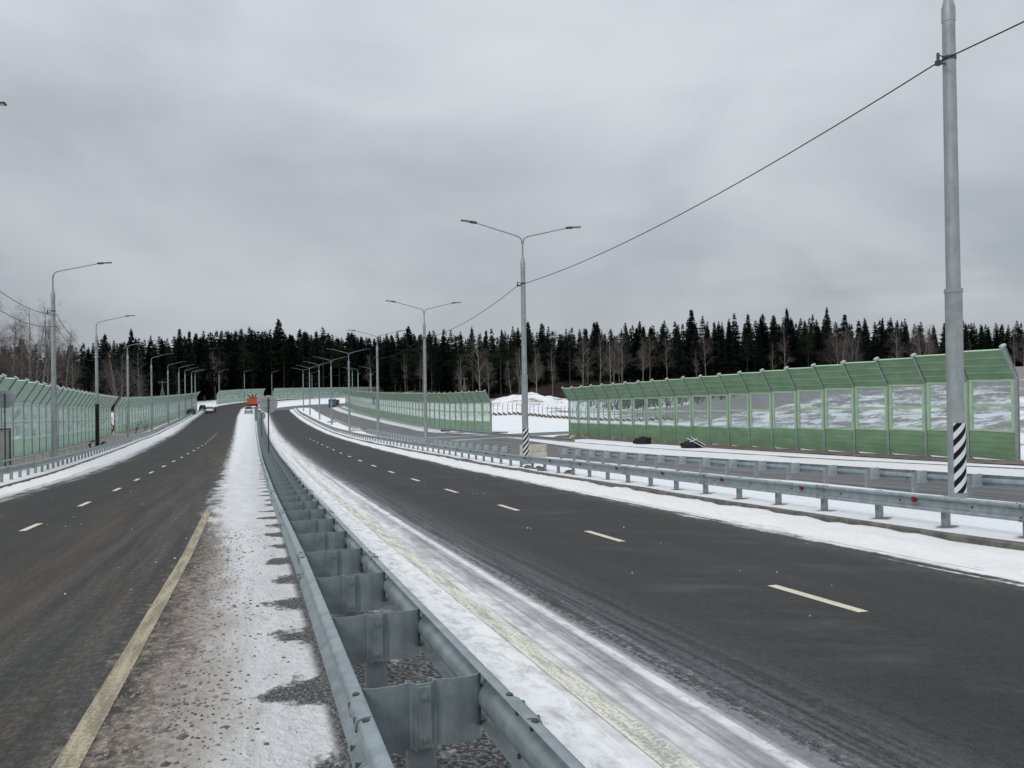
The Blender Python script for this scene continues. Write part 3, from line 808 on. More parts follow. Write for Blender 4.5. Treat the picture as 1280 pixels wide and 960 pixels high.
# ------------------------------------------------------------------ street lamps
def lamp_meshes():
    o = {}
    b = MB(); b.tube([(0,0,-.5), (0,0,4.72)], .168, 20); b.tube([(0,0,4.70), (0,0,4.78)], .182, 20)
    b.tube([(0,0,4.75), (0,0,10.50), (0,0,10.51), (0,0,10.81), (0,0,10.83), (0,0,11.10), (0,0,11.18)], [.142,.126,.136,.136,.128,.066,.055], 20)
    b.tube([(0,0,11.0), (0,0,11.95)], .048, 12); b.tube([(0,0,.0), (0,0,.05)], .27, 16)
    o['pole'] = b.mesh('pole', M['pole'], 40)
    b = MB(); pts = [(.03,0,11.85), (.04,0,12.0), (.09,0,12.13), (.2,0,12.22), (.4,0,12.29), (2.65,0,12.86)]
    b.tube(pts, [.04,.04,.038,.036,.034,.028], 8); o['arm'] = b.mesh('arm', M['post'], 60)
    b = MB(); Mx = Matrix.Translation((2.6, 0, 12.85)) @ Matrix.Rotation(-.10, 4, 'Y')
    b.box(0, .30, -.07, .07, -.05, .06, Mx); b.box(.28, .80, -.12, .12, -.02, .035, Mx); b.box(-.06, .04, -.045, .045, -.045, .045, Mx)
    b.box(.34, .74, -.09, .09, -.035, -.02, Mx, mi=1)
    o['lamp_head'] = b.mesh('lamp_head', [M['bolt'], M['lens']])
    b = MB(); n = 22
    for z in (.44, 1.92):
        for rr in (.176, .182):
            for k in range(n+1):
                a = rad(-122) + rad(245)*k/n; b.v.append((rr*math.cos(a), rr*math.sin(a), z))
    m = n+1
    for k in range(n):
        b.face((m+k, m+k+1, 3*m+k+1, 3*m+k)); b.face((k+1, k, 2*m+k, 2*m+k+1)); b.face((2*m+k, 3*m+k, 3*m+k+1, 2*m+k+1)); b.face((k, k+1, m+k+1, m+k))
    for e in (0, n): b.face((e, m+e, 3*m+e, 2*m+e))
    o['hazard_sleeve'] = b.mesh('hazard_sleeve', M['stripes'], 40)
    b = MB()
    b.tube([(0,0,9.68), (0,0,9.76)], .142, 12); b.tube([(-.1,-.0,9.74), (-.31,-.0,9.76)], .014, 6); b.tube([(-.31,-.0,9.80), (-.31,-.0,9.56)], .032, 6)
    b.tube([(-.12,-.0,9.60), (-.35,-.0,9.58)], .022, 6); b.box(-.36, -.26, -.04, .04, 9.54, 9.64)
    o['cable_bracket'] = b.mesh('cable_bracket', M['bolt'])
    return o
LM_ = lamp_meshes()
def lamp(s, o, double, label, sleeve=False, bracket=True, frame=W, grp=None, flip=False, sc=1.):
    x, y = frame(s, o); r = heading(s) - math.pi/2
    if flip: r += math.pi
    t = thing('street_lamp', label, 'street lamp', (x, y, rz(y)+(.2 if double else .06)), r, grp, sc)
    add('pole', LM_['pole'], t)
    add('arm', LM_['arm'], t); add('lamp_head', LM_['lamp_head'], t)
    if double: add('arm', LM_['arm'], t, rot=(0,0,math.pi)); add('lamp_head', LM_['lamp_head'], t, rot=(0,0,math.pi))
    if sleeve: add('hazard_sleeve', LM_['hazard_sleeve'], t, rot=(0,0,-r - .25))
    if bracket: add('cable_bracket', LM_['cable_bracket'], t)
    return t
ordn = ['nearest', 'second', 'third', 'fourth', 'fifth', 'sixth', 'seventh', 'eighth', 'ninth', 'tenth']
RP = [(-15,14.3),(13.2,14.9),(39.0,13.75),(67.6,14.4),(92.4,13.9),(122.9,14.0),(149.4,13.7),(175.8,13.5),(206,13.4),(238,13.6)]
desc = {1: 'tall grey lamp post with striped base filling the right side of the view', 2: 'grey double arm street lamp with striped base at the centre, standing before the snow heap'}
for i, (s, o) in enumerate(RP):
    if i == 0: lb = 'double arm street lamp behind the viewpoint on the snowy verge'
    else: lb = desc.get(i, 'double arm street lamp on the snowy verge, %s in its row' % ordn[i-1])
    lamp(s, o, True, lb, sleeve=(1 <= i <= 6), grp='double arm street lamps on the right verge', sc=1.05 if i == 1 else 1.)
LP = [(28.9,-11.0),(59,-12.9),(87,-15.2),(114,-16.2),(140,-16.35),(168,-16.6),(189,-16.4),(215,-17.2),(238,-17.3),(262,-18.2)]
for i, (s, o) in enumerate(LP):
    lb = 'single arm street lamp at the left edge with only its lamp head in view' if i == 0 else ('tallest looking single arm street lamp at the left, two cables on its pole' if i == 1 else 'single arm street lamp on the left verge, %s whole pole of its row' % ordn[i-1])
    if i == 2: lb = 'left single arm lamp with dark lower pole and black cable coils at its foot'
    t = lamp(s, o, False, lb, grp='single arm street lamps on the left verge', sc={1: 1.06, 2: 1.045, 3: 1.03, 4: 1.02}.get(i, 1.))
    if i == 2:
        b = MB(); b.tube([(0,0,.05), (0,0,4.3)], .178, 16); b.obj('cable_wrap', M['black'], t)
for i, s in enumerate([300, 327, 352, 385, 420, 455]):
    lamp(s, -18.2, False, 'small single arm lamp above the far pale barriers, %s from the left' % (['first']+ordn[1:])[i], grp='distant street lamps at the end of the road', bracket=False)
for i, (s, o) in enumerate([(215, 30.5), (243, 30.5), (266, 31.)]):
    lamp(s, o, False, 'far single arm lamp behind the end of the middle green barrier, %s in depth' % (['first','second','third'])[i], grp='distant street lamps behind the middle barrier', bracket=False, flip=True)

# overhead cables
def cable(label, pts, sags, hh, dx, cat='cable', rr=.016):
    b = MB(); P = []
    for k in range(len(pts)-1):
        def att(q, h):
            x, y = W(*q); r = heading(q[0]) - math.pi/2
            return Vector((x + dx*math.cos(r), y + dx*math.sin(r), rz(y) + h))
        A, B = (att(pts[q], hh + (.5 if dx < 0 and q < 2 else 0.)) for q in (k, k+1))
        for j in range(17 if k == len(pts)-2 else 16):
            t = j/16; p = A.lerp(B, t); p.z -= sags*4*t*(1-t); P.append(p)
    b.tube(P, rr, 5)
    return tag(b.obj('overhead_cable', M['black'], smooth=60), label, cat)
cable('black overhead cable strung between the double arm lamps from top right', RP[0:9], .55, 9.8, -.30)
cable('upper of two black cables sagging between the left lamps', LP[0:8], 1.0, 10.1, .22)
cable('lower of two black cables sagging between the left lamps', LP[0:8], 1.15, 9.35, .2)

# ------------------------------------------------------------------ signs in the median and on the left
def round_sign(label, s, o, hc, r, ry=0., pole=M['bolt'], frame=W, ptop=.35):
    x, y = frame(s, o)
    t = thing('round_sign', label, 'road sign', (x, y, rz(y)+.05), ry)
    b = MB(); b.tube([(0,0,-.1), (0,0,hc+ptop)], .04, 10); b.obj('pole', pole, t, 60)
    b = MB(); b.tube([(0,.06,hc), (0,.068,hc)], [r, r], 28); b.tube([(0,.05,hc), (0,.06,hc)], [r*1.01, r*1.01], 28)
    b.obj('sign_plate', M['sign'], t, 40)
    b = MB()
    for dz in (-.22, .22): b.box(-.28, .28, .03, .05, hc+dz-.02, hc+dz+.02)
    b.obj('bracket', M['post'], t)
    return t
round_sign('grey back of the larger, nearer round sign in the middle guard rail', 50, cen(50), 3.72, .55, .1)
round_sign('grey back of the smaller, farther round sign in the middle guard rail', 89, cen(89)-.1, 3.05, .47, .0)
round_sign('grey back of a round road sign on a dark pole at the far left edge', 54.6, -14.6, 4.25, .55, .3)
for i, (px, s) in enumerate([(131, 118), (151, 134)]):
    pass
# sign seen behind the left barrier windows
for i, (x, y) in enumerate([(-61.5, 116.), (-65.5, 128.5)]):
    z = gz(x, y)
    t = thing('round_sign', ['round dark sign behind the left barrier just left of the narrow gap', 'round dark sign behind the left barrier just right of the narrow gap'][i], 'road sign', (x, y, z))
    h = 3.0 - (z - rz(y)) 
    b = MB(); b.tube([(0,0,-.2), (0,0,h+.2)], .04, 8); b.obj('pole', M['post'], t)
    b = MB(); b.tube([(0,-.07,h), (0,-.06,h)], .62, 24); b.obj('sign_plate', M['sign'], t)

# grey cabinet at the left edge
x, y = W(56, -14.8)
cab = thing('utility_cabinet', 'pale grey siding cabinet with a brown corner frame at the left edge of the road', 'cabinet', (x-.3, y, rz(y)), .58)
b = MB(); z = .1
for k in range(8): b.box(-1.9, .3, -.4, .4, z, z+.255); b.box(-1.88, .28, -.385, .385, z+.255, z+.275); z += .275
b.obj('siding', M['cabinet'], cab)
b = MB()
for xx in (-1.95, .3): b.box(xx, xx+.09, -.45, .45, .0, 2.4)
b.box(-1.95, .39, -.45, .45, 2.4, 2.48); b.box(-1.95, .39, -.45, .45, -.1, .1); b.obj('frame', M['cframe'], cab)

# coils of cable at the foot of the second left lamp
def coil(label, x, y, r, rz_, tilt):
    z = rz(y) + .1; b = MB()
    for k in range(6):
        P = []
        rr = r*(.8 + .05*k)
        for j in range(17):
            a = 2*math.pi*j/16; v = Matrix.Rotation(rz_, 3, 'Z') @ Matrix.Rotation(tilt, 3, 'X') @ Vector((rr*math.cos(a), .03*k, rr*math.sin(a)))
            P.append((x+v.x, y+v.y, z+r+v.z))
        b.tube(P, .035, 6, False)
    tag(b.obj('cable_coil', M['black'], smooth=60), label, 'cable coil', 'cable coils')
x, y = W(87, -15.2)
coil('black cable coil leaning on the left side of the dark lamp pole', x-.30, y-.22, .36, 1.0, .3)
coil('black cable coil hanging right of the dark lamp pole', x+.75, y-.1, .30, 1.2, .2)

# ------------------------------------------------------------------ concrete block, heaps, rubble, small things
def rough_box(name, mat, l, w, h, loc, r, label, cat, taper=.12, seed=1, group=None):
    b = MB(); n = 8; rr = random.Random(seed)
    prof = [(-w/2, 0), (-w/2, h*.35), (-w/2+taper, h*.5), (-w/2+taper*1.4, h), (w/2-taper*1.4, h), (w/2-taper, h*.5), (w/2, h*.35), (w/2, 0)]
    fr = [((x, 0, 0), (0, 1)) for x in (-l/2, -l/2+.04, l/2-.04, l/2)]
    b.sweep([(d + rr.uniform(-.01,.01), z) for d, z in prof], fr)
    o = b.obj(name, mat); o.location = loc; o.rotation_euler = (0, 0, r)
    return tag(o, label, cat, group)
x, y = W(46.2, 16.8)
rough_box('concrete_block', M['concrete'], 1.7, .6, .92, (x, y, rz(y)+.05), .05, 'beige concrete road block standing in the gap between the two ramp guard rails', 'concrete block')
def heap(name, label, cat, mat, loc, rx, ry, h, seed, group=None):
    b = MB(); n = 22; m = 9
    for j in range(m):
        t = j/(m-1)*math.pi/2
        for i in range(n):
            a = 2*math.pi*i/n; k = 1 + .28*mnoise.fractal(Vector((math.cos(a)*2, math.sin(a)*2, t*2 + seed)), 1., 2., 4)
            b.v.append((rx*math.cos(t)*math.cos(a)*k, ry*math.cos(t)*math.sin(a)*k, h*math.sin(t)*k - .03))
    for j in range(m-1):
        for i in range(n): b.face((j*n+i, j*n+(i+1)%n, (j+1)*n+(i+1)%n, (j+1)*n+i))
    o = b.obj(name, mat, smooth=50); o.location = loc
    return tag(o, label, cat, group)
def at_road(s, o, dz=.08): x, y = W(s, o); return (x, y, rz(y)+dz)
heap('tarpaulin_heap', 'black crumpled tarpaulin heap by the wall foot, without sticks', 'heap', M['black'], at_road(63.5, 33.9), .85, .6, .62, 1.)
p = at_road(54.6, 33.6)
heap('tarpaulin_heap', 'black tarpaulin heap with white sticks lying across it by the barrier foot', 'heap', M['black'], p, .95, .6, .5, 5.)
b = MB()
for a, c in (((-.5,-.3,.75), (.75,-.65,.05)), ((-.1,-.2,.8), (1.0,-.3,.15)), ((-.3,-.5,.45), (.35,-.45,.7))):
    b.tube([(p[0]+a[0], p[1]+a[1], p[2]+a[2]), (p[0]+c[0], p[1]+c[1], p[2]+c[2])], .035, 6)
tag(b.obj('stick_bundle', M['white']), 'white sticks lying across the black tarpaulin heap', 'sticks')
for k in range(9):
    s = 79.5 + R.uniform(-1.6, 2.6); o = 34.8 + R.uniform(-1.6, .8)
    q = heap('rubble_lump', 'brown rubble lump on the snow at the far end of the large green barrier', 'rubble', M['dirt'] if k % 3 else M['concrete'], at_road(s, o), R.uniform(.3,.7), R.uniform(.25,.5), R.uniform(.2,.45), k*3., 'rubble lumps by the barrier end')
def small_box(name, label, cat, loc, dims, mat, r=0.):
    b = MB(); l, w, h = dims
    b.box(-l/2, l/2, -w/2, w/2, 0, h*.82); b.box(-l/2-.04, l/2+.04, -w/2-.04, w/2+.04, h*.82, h)
    o = b.obj(name, mat); o.location = loc; o.rotation_euler = (0,0,r); return tag(o, label, cat)
small_box('drain_cover', 'low dark brown box on the snow edge in front of the middle barrier', 'box', at_road(112, 26.9), (1.3, .8, .5), M['cframe'], -.3)
x, y = W(192, 28.0 - .35)
small_box('blue_sign', 'small blue sign fixed on the distant middle barrier', 'sign', (x, y, rz(y)+3.0), (1.5, .1, 1.6), M['blue'], heading(192))
for k, s in enumerate([33.5, 34.6, 35.4, 30.8]):
    heap('dirt_clod', 'small dark clod on the snow under the right guard rail', 'clod', M['dirt'], at_road(s, 12.6 + .25*(k % 2), .2), .22, .16, .16, k*2., 'dark clods under the right guard rail')
heap('debris_pile', 'grey debris pile at the foot of the fourth double arm lamp', 'debris', M['cabinet'], at_road(121, 14.8, .15), 1.1, .7, .6, 3.)
heap('debris_pile', 'dark debris spot on the verge snow between two far double arm lamps', 'debris', M['dirt'], at_road(160, 14.6, .15), 1.0, .5, .3, 9.)
# slush lumps on the near shoulder
b = MB(); rr = random.Random(3)
for k in range(3200):
    s = 2.5 + 16*rr.random()**1.6; o = -1.05 + 1.3*abs(rr.gauss(0, .38)) + rr.uniform(-.12, .1)
    if o > .35: continue
    x, y = W(s, o); h = rr.uniform(.003, .009)*(2. if rr.random() < .04 else 1); z = rz(y)+.052; w = h*rr.uniform(1.4, 3.); b0 = len(b.v); n = 6
    for i in range(n):
        a = 2*math.pi*i/n + rr.random(); k1 = w*rr.uniform(.7, 1.3); b.v.append((x+k1*math.cos(a), y+k1*math.sin(a), z-.003))
    for i in range(n):
        a = 2*math.pi*i/n; k1 = w*.55*rr.uniform(.7, 1.3); b.v.append((x+k1*math.cos(a), y+k1*math.sin(a), z+h*rr.uniform(.7, 1.)))
    for i in range(n): b.face((b0+i, b0+(i+1)%n, b0+n+(i+1)%n, b0+n+i))
    b.face([b0+n+i for i in range(n)])
tag(b.obj('slush_lumps', simple('slush', (.17, .142, .118), .8, 0, .6, 3.), smooth=180), 'small lumps of brown slush scattered over the near left shoulder', 'slush', kind='stuff')

b = MB()
for k in range(60):
    s = rr.uniform(4, 34); o = rr.choice([rr.uniform(-7.5, -1.3), rr.uniform(-2.5, -.5), rr.uniform(3, 9)]); x, y = W(s, o); w = rr.uniform(.006, .016)
    b.box(x-w, x+w*rr.uniform(.5, 1), y-w*.7, y+w*.6, rz(y)+.05, rz(y)+.052+w)
tag(b.obj('ice_crumbs', M['snow']), 'tiny crumbs of ice scattered over both carriageways', 'ice', kind='stuff')
# snow fence beyond the junction
def snow_fence():
    P = [Vector((-14, 171, 0)), Vector((0, 166, 0)), Vector((10, 158, 0)), Vector((17, 150, 0)), Vector((30, 143, 0))]
    root = thing('picket_fence', 'long fence of thin grey posts and brown boards below the snow heap', 'fence', (P[0].x, P[0].y, gz(P[0].x, P[0].y)))
    L = [0]
    for a, c in zip(P, P[1:]): L.append(L[-1]+(c-a).length)
    post = MB(); post.tube([(0,0,-.2), (0,0,2.3)], .06, 5); post.tube([(0,0,2.28), (.35,-.2,2.6)], .035, 4); post = post.mesh('post', M['wood'])
    board = MB(); board.box(-.5, .5, -.05, .02, -.1, .35, Matrix.Rotation(.5, 4, 'Y')); board = board.mesh('board', M['sleeper'])
    s = 0
    wires = [[], [], []]
    while s < L[-1]:
        x = float(np.interp(s, L, [p.x for p in P])); y = float(np.interp(s, L, [p.y for p in P])); z = gz(x, y)
        add('post', post, root, loc=(x-root.location.x, y-root.location.y, z-root.location.z), rot=(R.uniform(-.05,.05), R.uniform(-.05,.05), 0))
        add('board', board, root, loc=(x+.4-root.location.x, y-.6-root.location.y, z+.15-root.location.z), rot=(0,0,R.uniform(-.5,.3)))
        for k, w in enumerate(wires): w.append((x, y, z + .6 + .75*k))
        s += 1.15
    b = MB()
    for w in wires: b.tube(w, .015, 4)
    rebase(b.obj('wire', M['post'], root), root)
snow_fence()

# wooden utility poles
def utility_pole(label, x, y, h, z=None):
    z = gz(x, y) if z is None else z
    t = thing('utility_pole', label, 'utility pole', (x, y, z), R.uniform(-.3, .3), 'braced utility poles at the forest edge')
    b = MB(); b.tube([(0,0,-.3), (0,0,h)], [.16, .11], 8); b.obj('pole', M['wood'], t, 60)
    b = MB(); b.tube([(1.6,0,-.3), (.05,0,h*.82)], [.14, .1], 8); b.tube([(-1.6,0,-.3), (-.05,0,h*.82)], [.14, .1], 8); b.obj('brace', M['wood'], t, 60)
    b = MB(); b.box(-.9, .9, -.06, .06, h-.35, h-.22)
    for q in (-.8, 0, .8): b.tube([(q,0,h-.22), (q,0,h)], .05, 6)
    b.obj('crossarm', M['wood'], t)
utility_pole('wooden braced pole behind the middle barrier, left of the snow heap', -11.8, 190, 8.5)
utility_pole('wooden pole with crossarm and braces behind the far bend, left of centre', -41.5, 225, 11.)
utility_pole('wooden braced pole behind the left barrier', -86.5, 190, 9.5)

# ------------------------------------------------------------------ vehicles
def wheel(root, x, y, r, w=.22):
    b = MB(); b.tube([(x, y-w/2, r), (x, y+w/2, r)], r, 16); o = b.obj('wheel', M['rubber'], root, 40)
    b = MB(); b.tube([(x, y-w/2-.01, r), (x, y+w/2+.01, r)], r*.55, 12); b.obj('rim', M['galv'], o, 40)
def loft(b, st, mi=0):
    """st: list (x, half width bottom, half width top, z0, z1)"""
    base = len(b.v)
    for x, wb, wt, z0, z1 in st:
        c = min(.08, (z1-z0)*.2)
        b.v += [(x,-wb*.94,z0),(x,-wb,z0+c),(x,-wt,z1-c),(x,-wt*.9,z1),(x,wt*.9,z1),(x,wt,z1-c),(x,wb,z0+c),(x,wb*.94,z0)]
    for i in range(len(st)-1):
        for k in range(8): b.face((base+i*8+k, base+i*8+(k+1)%8, base+(i+1)*8+(k+1)%8, base+(i+1)*8+k), mi)
    b.face([base+k for k in range(8)][::-1], mi); b.face([base+(len(st)-1)*8+k for k in range(8)], mi)
def car(label, s, o, paint, suv=0., r=0., sc=1.1):
    x, y = W(s, o); t = thing('parked_car', label, 'car', (x, y, rz(y)+.05), heading(s)+r, None, sc)
    h = 1.0 + .12*suv; top = 1.45 + .25*suv
    b = MB(); loft(b, [(-2.2,.75,.72,.35,.75), (-2.1,.88,.84,.28,h-.02), (-1.2,.9,.86,.22,h), (1.0,.9,.86,.22,h-.02), (1.9,.88,.84,.25,h-.18), (2.2,.76,.72,.32,.68)])
    body = b.obj('body', paint, t, 40)
    b = MB(); loft(b, [(-2.0+.2*(1-suv),.82,.80,h-.04,h+.02), (-1.6+.1*(1-suv),.80,.66,h-.04,top), (.1,.82,.66,h-.04,top), (1.05,.82,.78,h-.04,h+.01)])
    b.obj('window', M['window'], t, 40)
    b = MB(); loft(b, [(-1.55,.64,.60,top-.03,top+.03), (.05,.64,.60,top-.03,top+.03)]); b.obj('roof', paint, t, 40)
    for a in (-1.35, 1.35):
        for c in (-.82, .82): wheel(t, a, c, .33)
    for c in (-.62, .62):
        b = MB(); b.box(2.12, 2.2, c-.17, c+.17, .58, .72); b.obj('headlight', M['lens'], t)
        b = MB(); b.box(-2.22, -2.12, c-.14, c+.14, .62, .85); b.obj('taillight', M['red'], t)
    b = MB(); b.box(-2.25, -2.18, -.8, .8, .32, .52); b.box(2.18, 2.25, -.8, .8, .3, .48); b.obj('bumper', M['darkpaint'], t)
    b = MB(); b.box(-2.262, -2.25, -.26, .26, .56, .67); b.obj('number_plate', M['white'], t)
def truck(label, s, o, cabm, bodym, load, r=0., sc=1.1, frame=W):
    x, y = frame(s, o); t = thing('parked_truck', label, 'truck', (x, y, rz(y)+.05), heading(s)+r, None, sc)
    b = MB(); b.box(-3.6, 3.4, -.5, .5, .75, 1.05); b.box(-3.75, -3.6, -1.2, 1.2, .55, .8); b.obj('chassis', M['darkpaint'], t)
    b = MB(); loft(b, [(1.7,1.2,1.18,.8,2.9), (2.9,1.2,1.16,.8,2.9), (3.5,1.18,1.05,.7,2.6), (3.65,1.12,1.0,.7,1.9)]); b.obj('cab', cabm, t, 40)
    b = MB(); b.box(3.50, 3.62, -.95, .95, 1.9, 2.55); b.box(2.2, 3.1, -1.215, 1.215, 1.85, 2.5); b.obj('window', M['window'], t)
    b = MB(); loft(b, [(-3.6,1.15,1.25,1.1,2.5), (1.4,1.15,1.25,1.1,2.6)]); b.obj('tipper_body', bodym, t, 40)
    if load:
        b = MB(); b.box(-3.3, 1.2, -1.0, 1.0, 2.62, 2.72); b.obj('cover', M['sand'], t)
        b = MB(); b.tube([(-1.5,-.3,2.6), (-2.2,-1.1,3.7)], .12, 6); b.tube([(-1.5,.3,2.6), (-1.9,1.2,3.5)], .12, 6); b.tube([(-1.5,0,2.6), (-1.2,0,3.4)], .25, 6)
        b.obj('hoist_arm', M['darkpaint'], t)
        b = MB(); b.tube([(-1.2,.45,3.3), (-1.2,.45,3.9)], [.3,.22], 10); b.obj('beacon', M['lamp'], t)
    for a in (-2.6, -1.3, 2.6):
        for c in (-1.0, 1.0): wheel(t, a, c, .52, .32)
    for c in (-.95, .95):
        b = MB(); b.box(-3.78, -3.74, c-.2, c+.2, .6, .76); b.obj('taillight', M['red'], t)
        b = MB(); b.box(3.62, 3.7, c-.14, c+.14, .9, 1.1); b.obj('headlight', M['lens'], t)
car('white car on the snow by the middle guard rail behind the orange truck', 233, -1.9, M['white'], 1., sc=1.2)
car('white car at the far left side of the road with a person beside it', 246, -13.0, M['white'], .6, math.pi, sc=1.15)
car('dark car on the verge beyond the far left white car', 262, -16.0, M['darkpaint'], .3, sc=1.1)
car('black car half hidden at the end of the left green barrier', 236, -17.4, M['darkpaint'], .0, .2, sc=1.1)
truck('orange dump truck with raised dark arms and amber beacon', 268, -1.2, M['orange'], M['orange'], True, .0, 1.25)
truck('blue truck with a dark frame body parked at the right end of the bend', 262, 24.6, M['blue'], M['darkpaint'], False, math.pi - .3, .9)

# person beside the white car
def person(label, loc, rzz):
    sk = [((0,0,.93),.15), ((0,0,1.15),.14), ((0,0,1.38),.16), ((0,0,1.50),.07), ((0,.02,1.60),.09), ((0,.02,1.72),.085),
          ((-.19,0,1.40),.065), ((-.24,.03,1.14),.05), ((-.22,.12,.92),.042), ((-.21,.16,.84),.03),
          ((.19,0,1.40),.065), ((.25,.02,1.14),.05), ((.26,.10,.92),.042), ((.26,.13,.84),.03),
          ((-.10,0,.86),.11), ((-.12,.02,.48),.075), ((-.13,-.02,.09),.055), ((-.14,.12,.04),.045),
          ((.10,0,.86),.11), ((.13,.02,.48),.075), ((.14,-.02,.09),.055), ((.15,.12,.04),.045)]
    ed = [(0,1),(1,2),(2,3),(3,4),(4,5),(2,6),(6,7),(7,8),(8,9),(2,10),(10,11),(11,12),(12,13),(0,14),(14,15),(15,16),(16,17),(0,18),(18,19),(19,20),(20,21)]
    me = bpy.data.meshes.new('person'); me.from_pydata([p for p, r in sk], ed, []); me.materials.append(M['cloth'])
    me.update(); o = add('person', me, loc=loc, rot=(0,0,rzz))
    md = o.modifiers.new('Skin', 'SKIN')
    sv = me.skin_vertices[0].data if me.skin_vertices else None
    if sv is None: 
        me.attributes.new('skin', 'FLOAT', 'POINT') 
    else:
        for i, (p, r) in enumerate(sk): sv[i].radius = (r, r)
        sv[0].use_root = True
    o.modifiers.new('Sub', 'SUBSURF').levels = 1; o.modifiers['Sub'].render_levels = 2
    tag(o, label, 'person')
    b = MB()
    for j in range(6):
        t = j/5*math.pi - math.pi/2
        for i in range(10):
            a = 2*math.pi*i/10; b.v.append((.085*math.cos(t)*math.cos(a), .012+.095*math.cos(t)*math.sin(a), 1.73+.1*math.sin(t)))
    for j in range(5):
        for i in range(10): b.face((j*10+i, j*10+(i+1)%10, (j+1)*10+(i+1)%10, (j+1)*10+i))
    b.obj('hat', M['black'], o, 180)
    return o
x, y = W(243, -11.2)
try: person('person in dark winter clothes standing beside the far white car on the left', (x, y, rz(y)+.06), 2.6)
except Exception as e: print('person', e)

# ------------------------------------------------------------------ trees
def spruce_mesh(seed, H=20., Rr=2.6, dens=1., bare=.1, tri=1):
    r = random.Random(seed); b = MB()
    z = H*bare; nw = int(50*dens)
    for k in range(nw):
        t = (k + r.random()*.7)/nw; z = H*(bare + (1-bare)*t**.92)
        rad_ = Rr*((1-t)**.8)*(.75 + .45*r.random())*(min(1, .35 + t*4)) + .12
        nb = 5 + int(4*(1-t)) + r.randint(0, 1)
        a0 = r.random()*6.28
        for i in range(nb):
            a = a0 + 6.283*i/nb + r.uniform(-.3, .3); L = rad_*r.uniform(.65, 1.2)
            ca, sa = math.cos(a), math.sin(a); pa, pb = -sa, ca
            dr = r.uniform(.18, .42)
            P = [Vector((0,0,z + .1*L))]
            for q in (.35, .7, 1.): P.append(Vector((ca*L*q, sa*L*q, z + .12*L - dr*L*q*q + (.10*L if q == 1 else 0))))
            for j in range(3):
                A, Bp = P[j], P[j+1]; w = L*(.30, .26, .14)[j]*r.uniform(.8, 1.2) + .05
                for sg in (-1, 1):
                    n0 = len(b.v); m = A.lerp(Bp, .5)
                    b.v += [tuple(A), tuple(Bp), (m.x + sg*pa*w, m.y + sg*pb*w, m.z - w*r.uniform(.3, .9))]
                    b.face((n0, n0+1, n0+2))
                n0 = len(b.v); m = A.lerp(Bp, .6)
                b.v += [tuple(A), tuple(Bp), (m.x, m.y, m.z - (w+.12)*r.uniform(1.0, 1.9))]; b.face((n0, n0+1, n0+2))
    for k in range(int(420*dens)):              # inner foliage
        t = r.random()**1.1; z = H*(bare*1.1 + (1-bare*1.1)*t); q = (Rr*(1-t)**.85*.62 + .12)*r.random()**.5; a = r.random()*6.28
        w = .30 + .35*(1-t); n0 = len(b.v); c = Vector((q*math.cos(a), q*math.sin(a), z))
        for m in range(3): b.v.append(tuple(c + Vector((r.uniform(-1,1)*w, r.uniform(-1,1)*w, r.uniform(-1.6,1)*w))))
        b.face((n0, n0+1, n0+2))
    n0 = len(b.v)
    for k in range(3):
        a = k*2.1; b.v.append((.09*math.cos(a), .09*math.sin(a), H*.96))
    b.v.append((0, 0, H*1.03))
    for k in range(3): b.face((n0+k, n0+(k+1)%3, n0+3))
    return b
def trunk_mesh(H, r0, mat, seed=0, top=.97):
    b = MB(); r = random.Random(seed); P = []
    for k in range(7): P.append((r.uniform(-.05,.05)*k*.5, r.uniform(-.05,.05)*k*.5, -.5 + (H*top+.5)*k/6))
    P[0] = (0,0,-.5)
    b.tube(P, [r0*(1-k/6*.9) for k in range(7)], 7)
    return b.mesh('trunk', mat, 60)
def pine_crown(seed, H=20.):
    r = random.Random(seed); b = MB()
    for k in range(34):
        t = r.random(); z = H*(.52 + .47*t); rr = (1.9*(1-t)**.6 + .4)*r.random()**.5; a = r.random()*6.28
        cx, cy = rr*math.cos(a), rr*math.sin(a); S = r.uniform(.6, 1.15)*(1.2-.6*t)
        b.tube([(0,0,z-.5), (cx, cy, z)], [.05, .02], 4, False)
        for q in range(34):
            v = Vector((r.gauss(0,1), r.gauss(0,1), r.gauss(0,.55)))*S*.55 + Vector((cx, cy, z)); n0 = len(b.v)
            w = r.uniform(.12, .3)
            for m in range(3): b.v.append(tuple(v + Vector((r.uniform(-1,1), r.uniform(-1,1), r.uniform(-1,1)))*w))
            b.face((n0, n0+1, n0+2))
    # dead lower stubs
    for k in range(16):
        z = H*r.uniform(.2, .55); a = r.random()*6.28; L = r.uniform(.4, 1.3)
        b.tube([(0,0,z), (L*math.cos(a), L*math.sin(a), z-.1*L)], [.03,.01], 3, False)
    return b
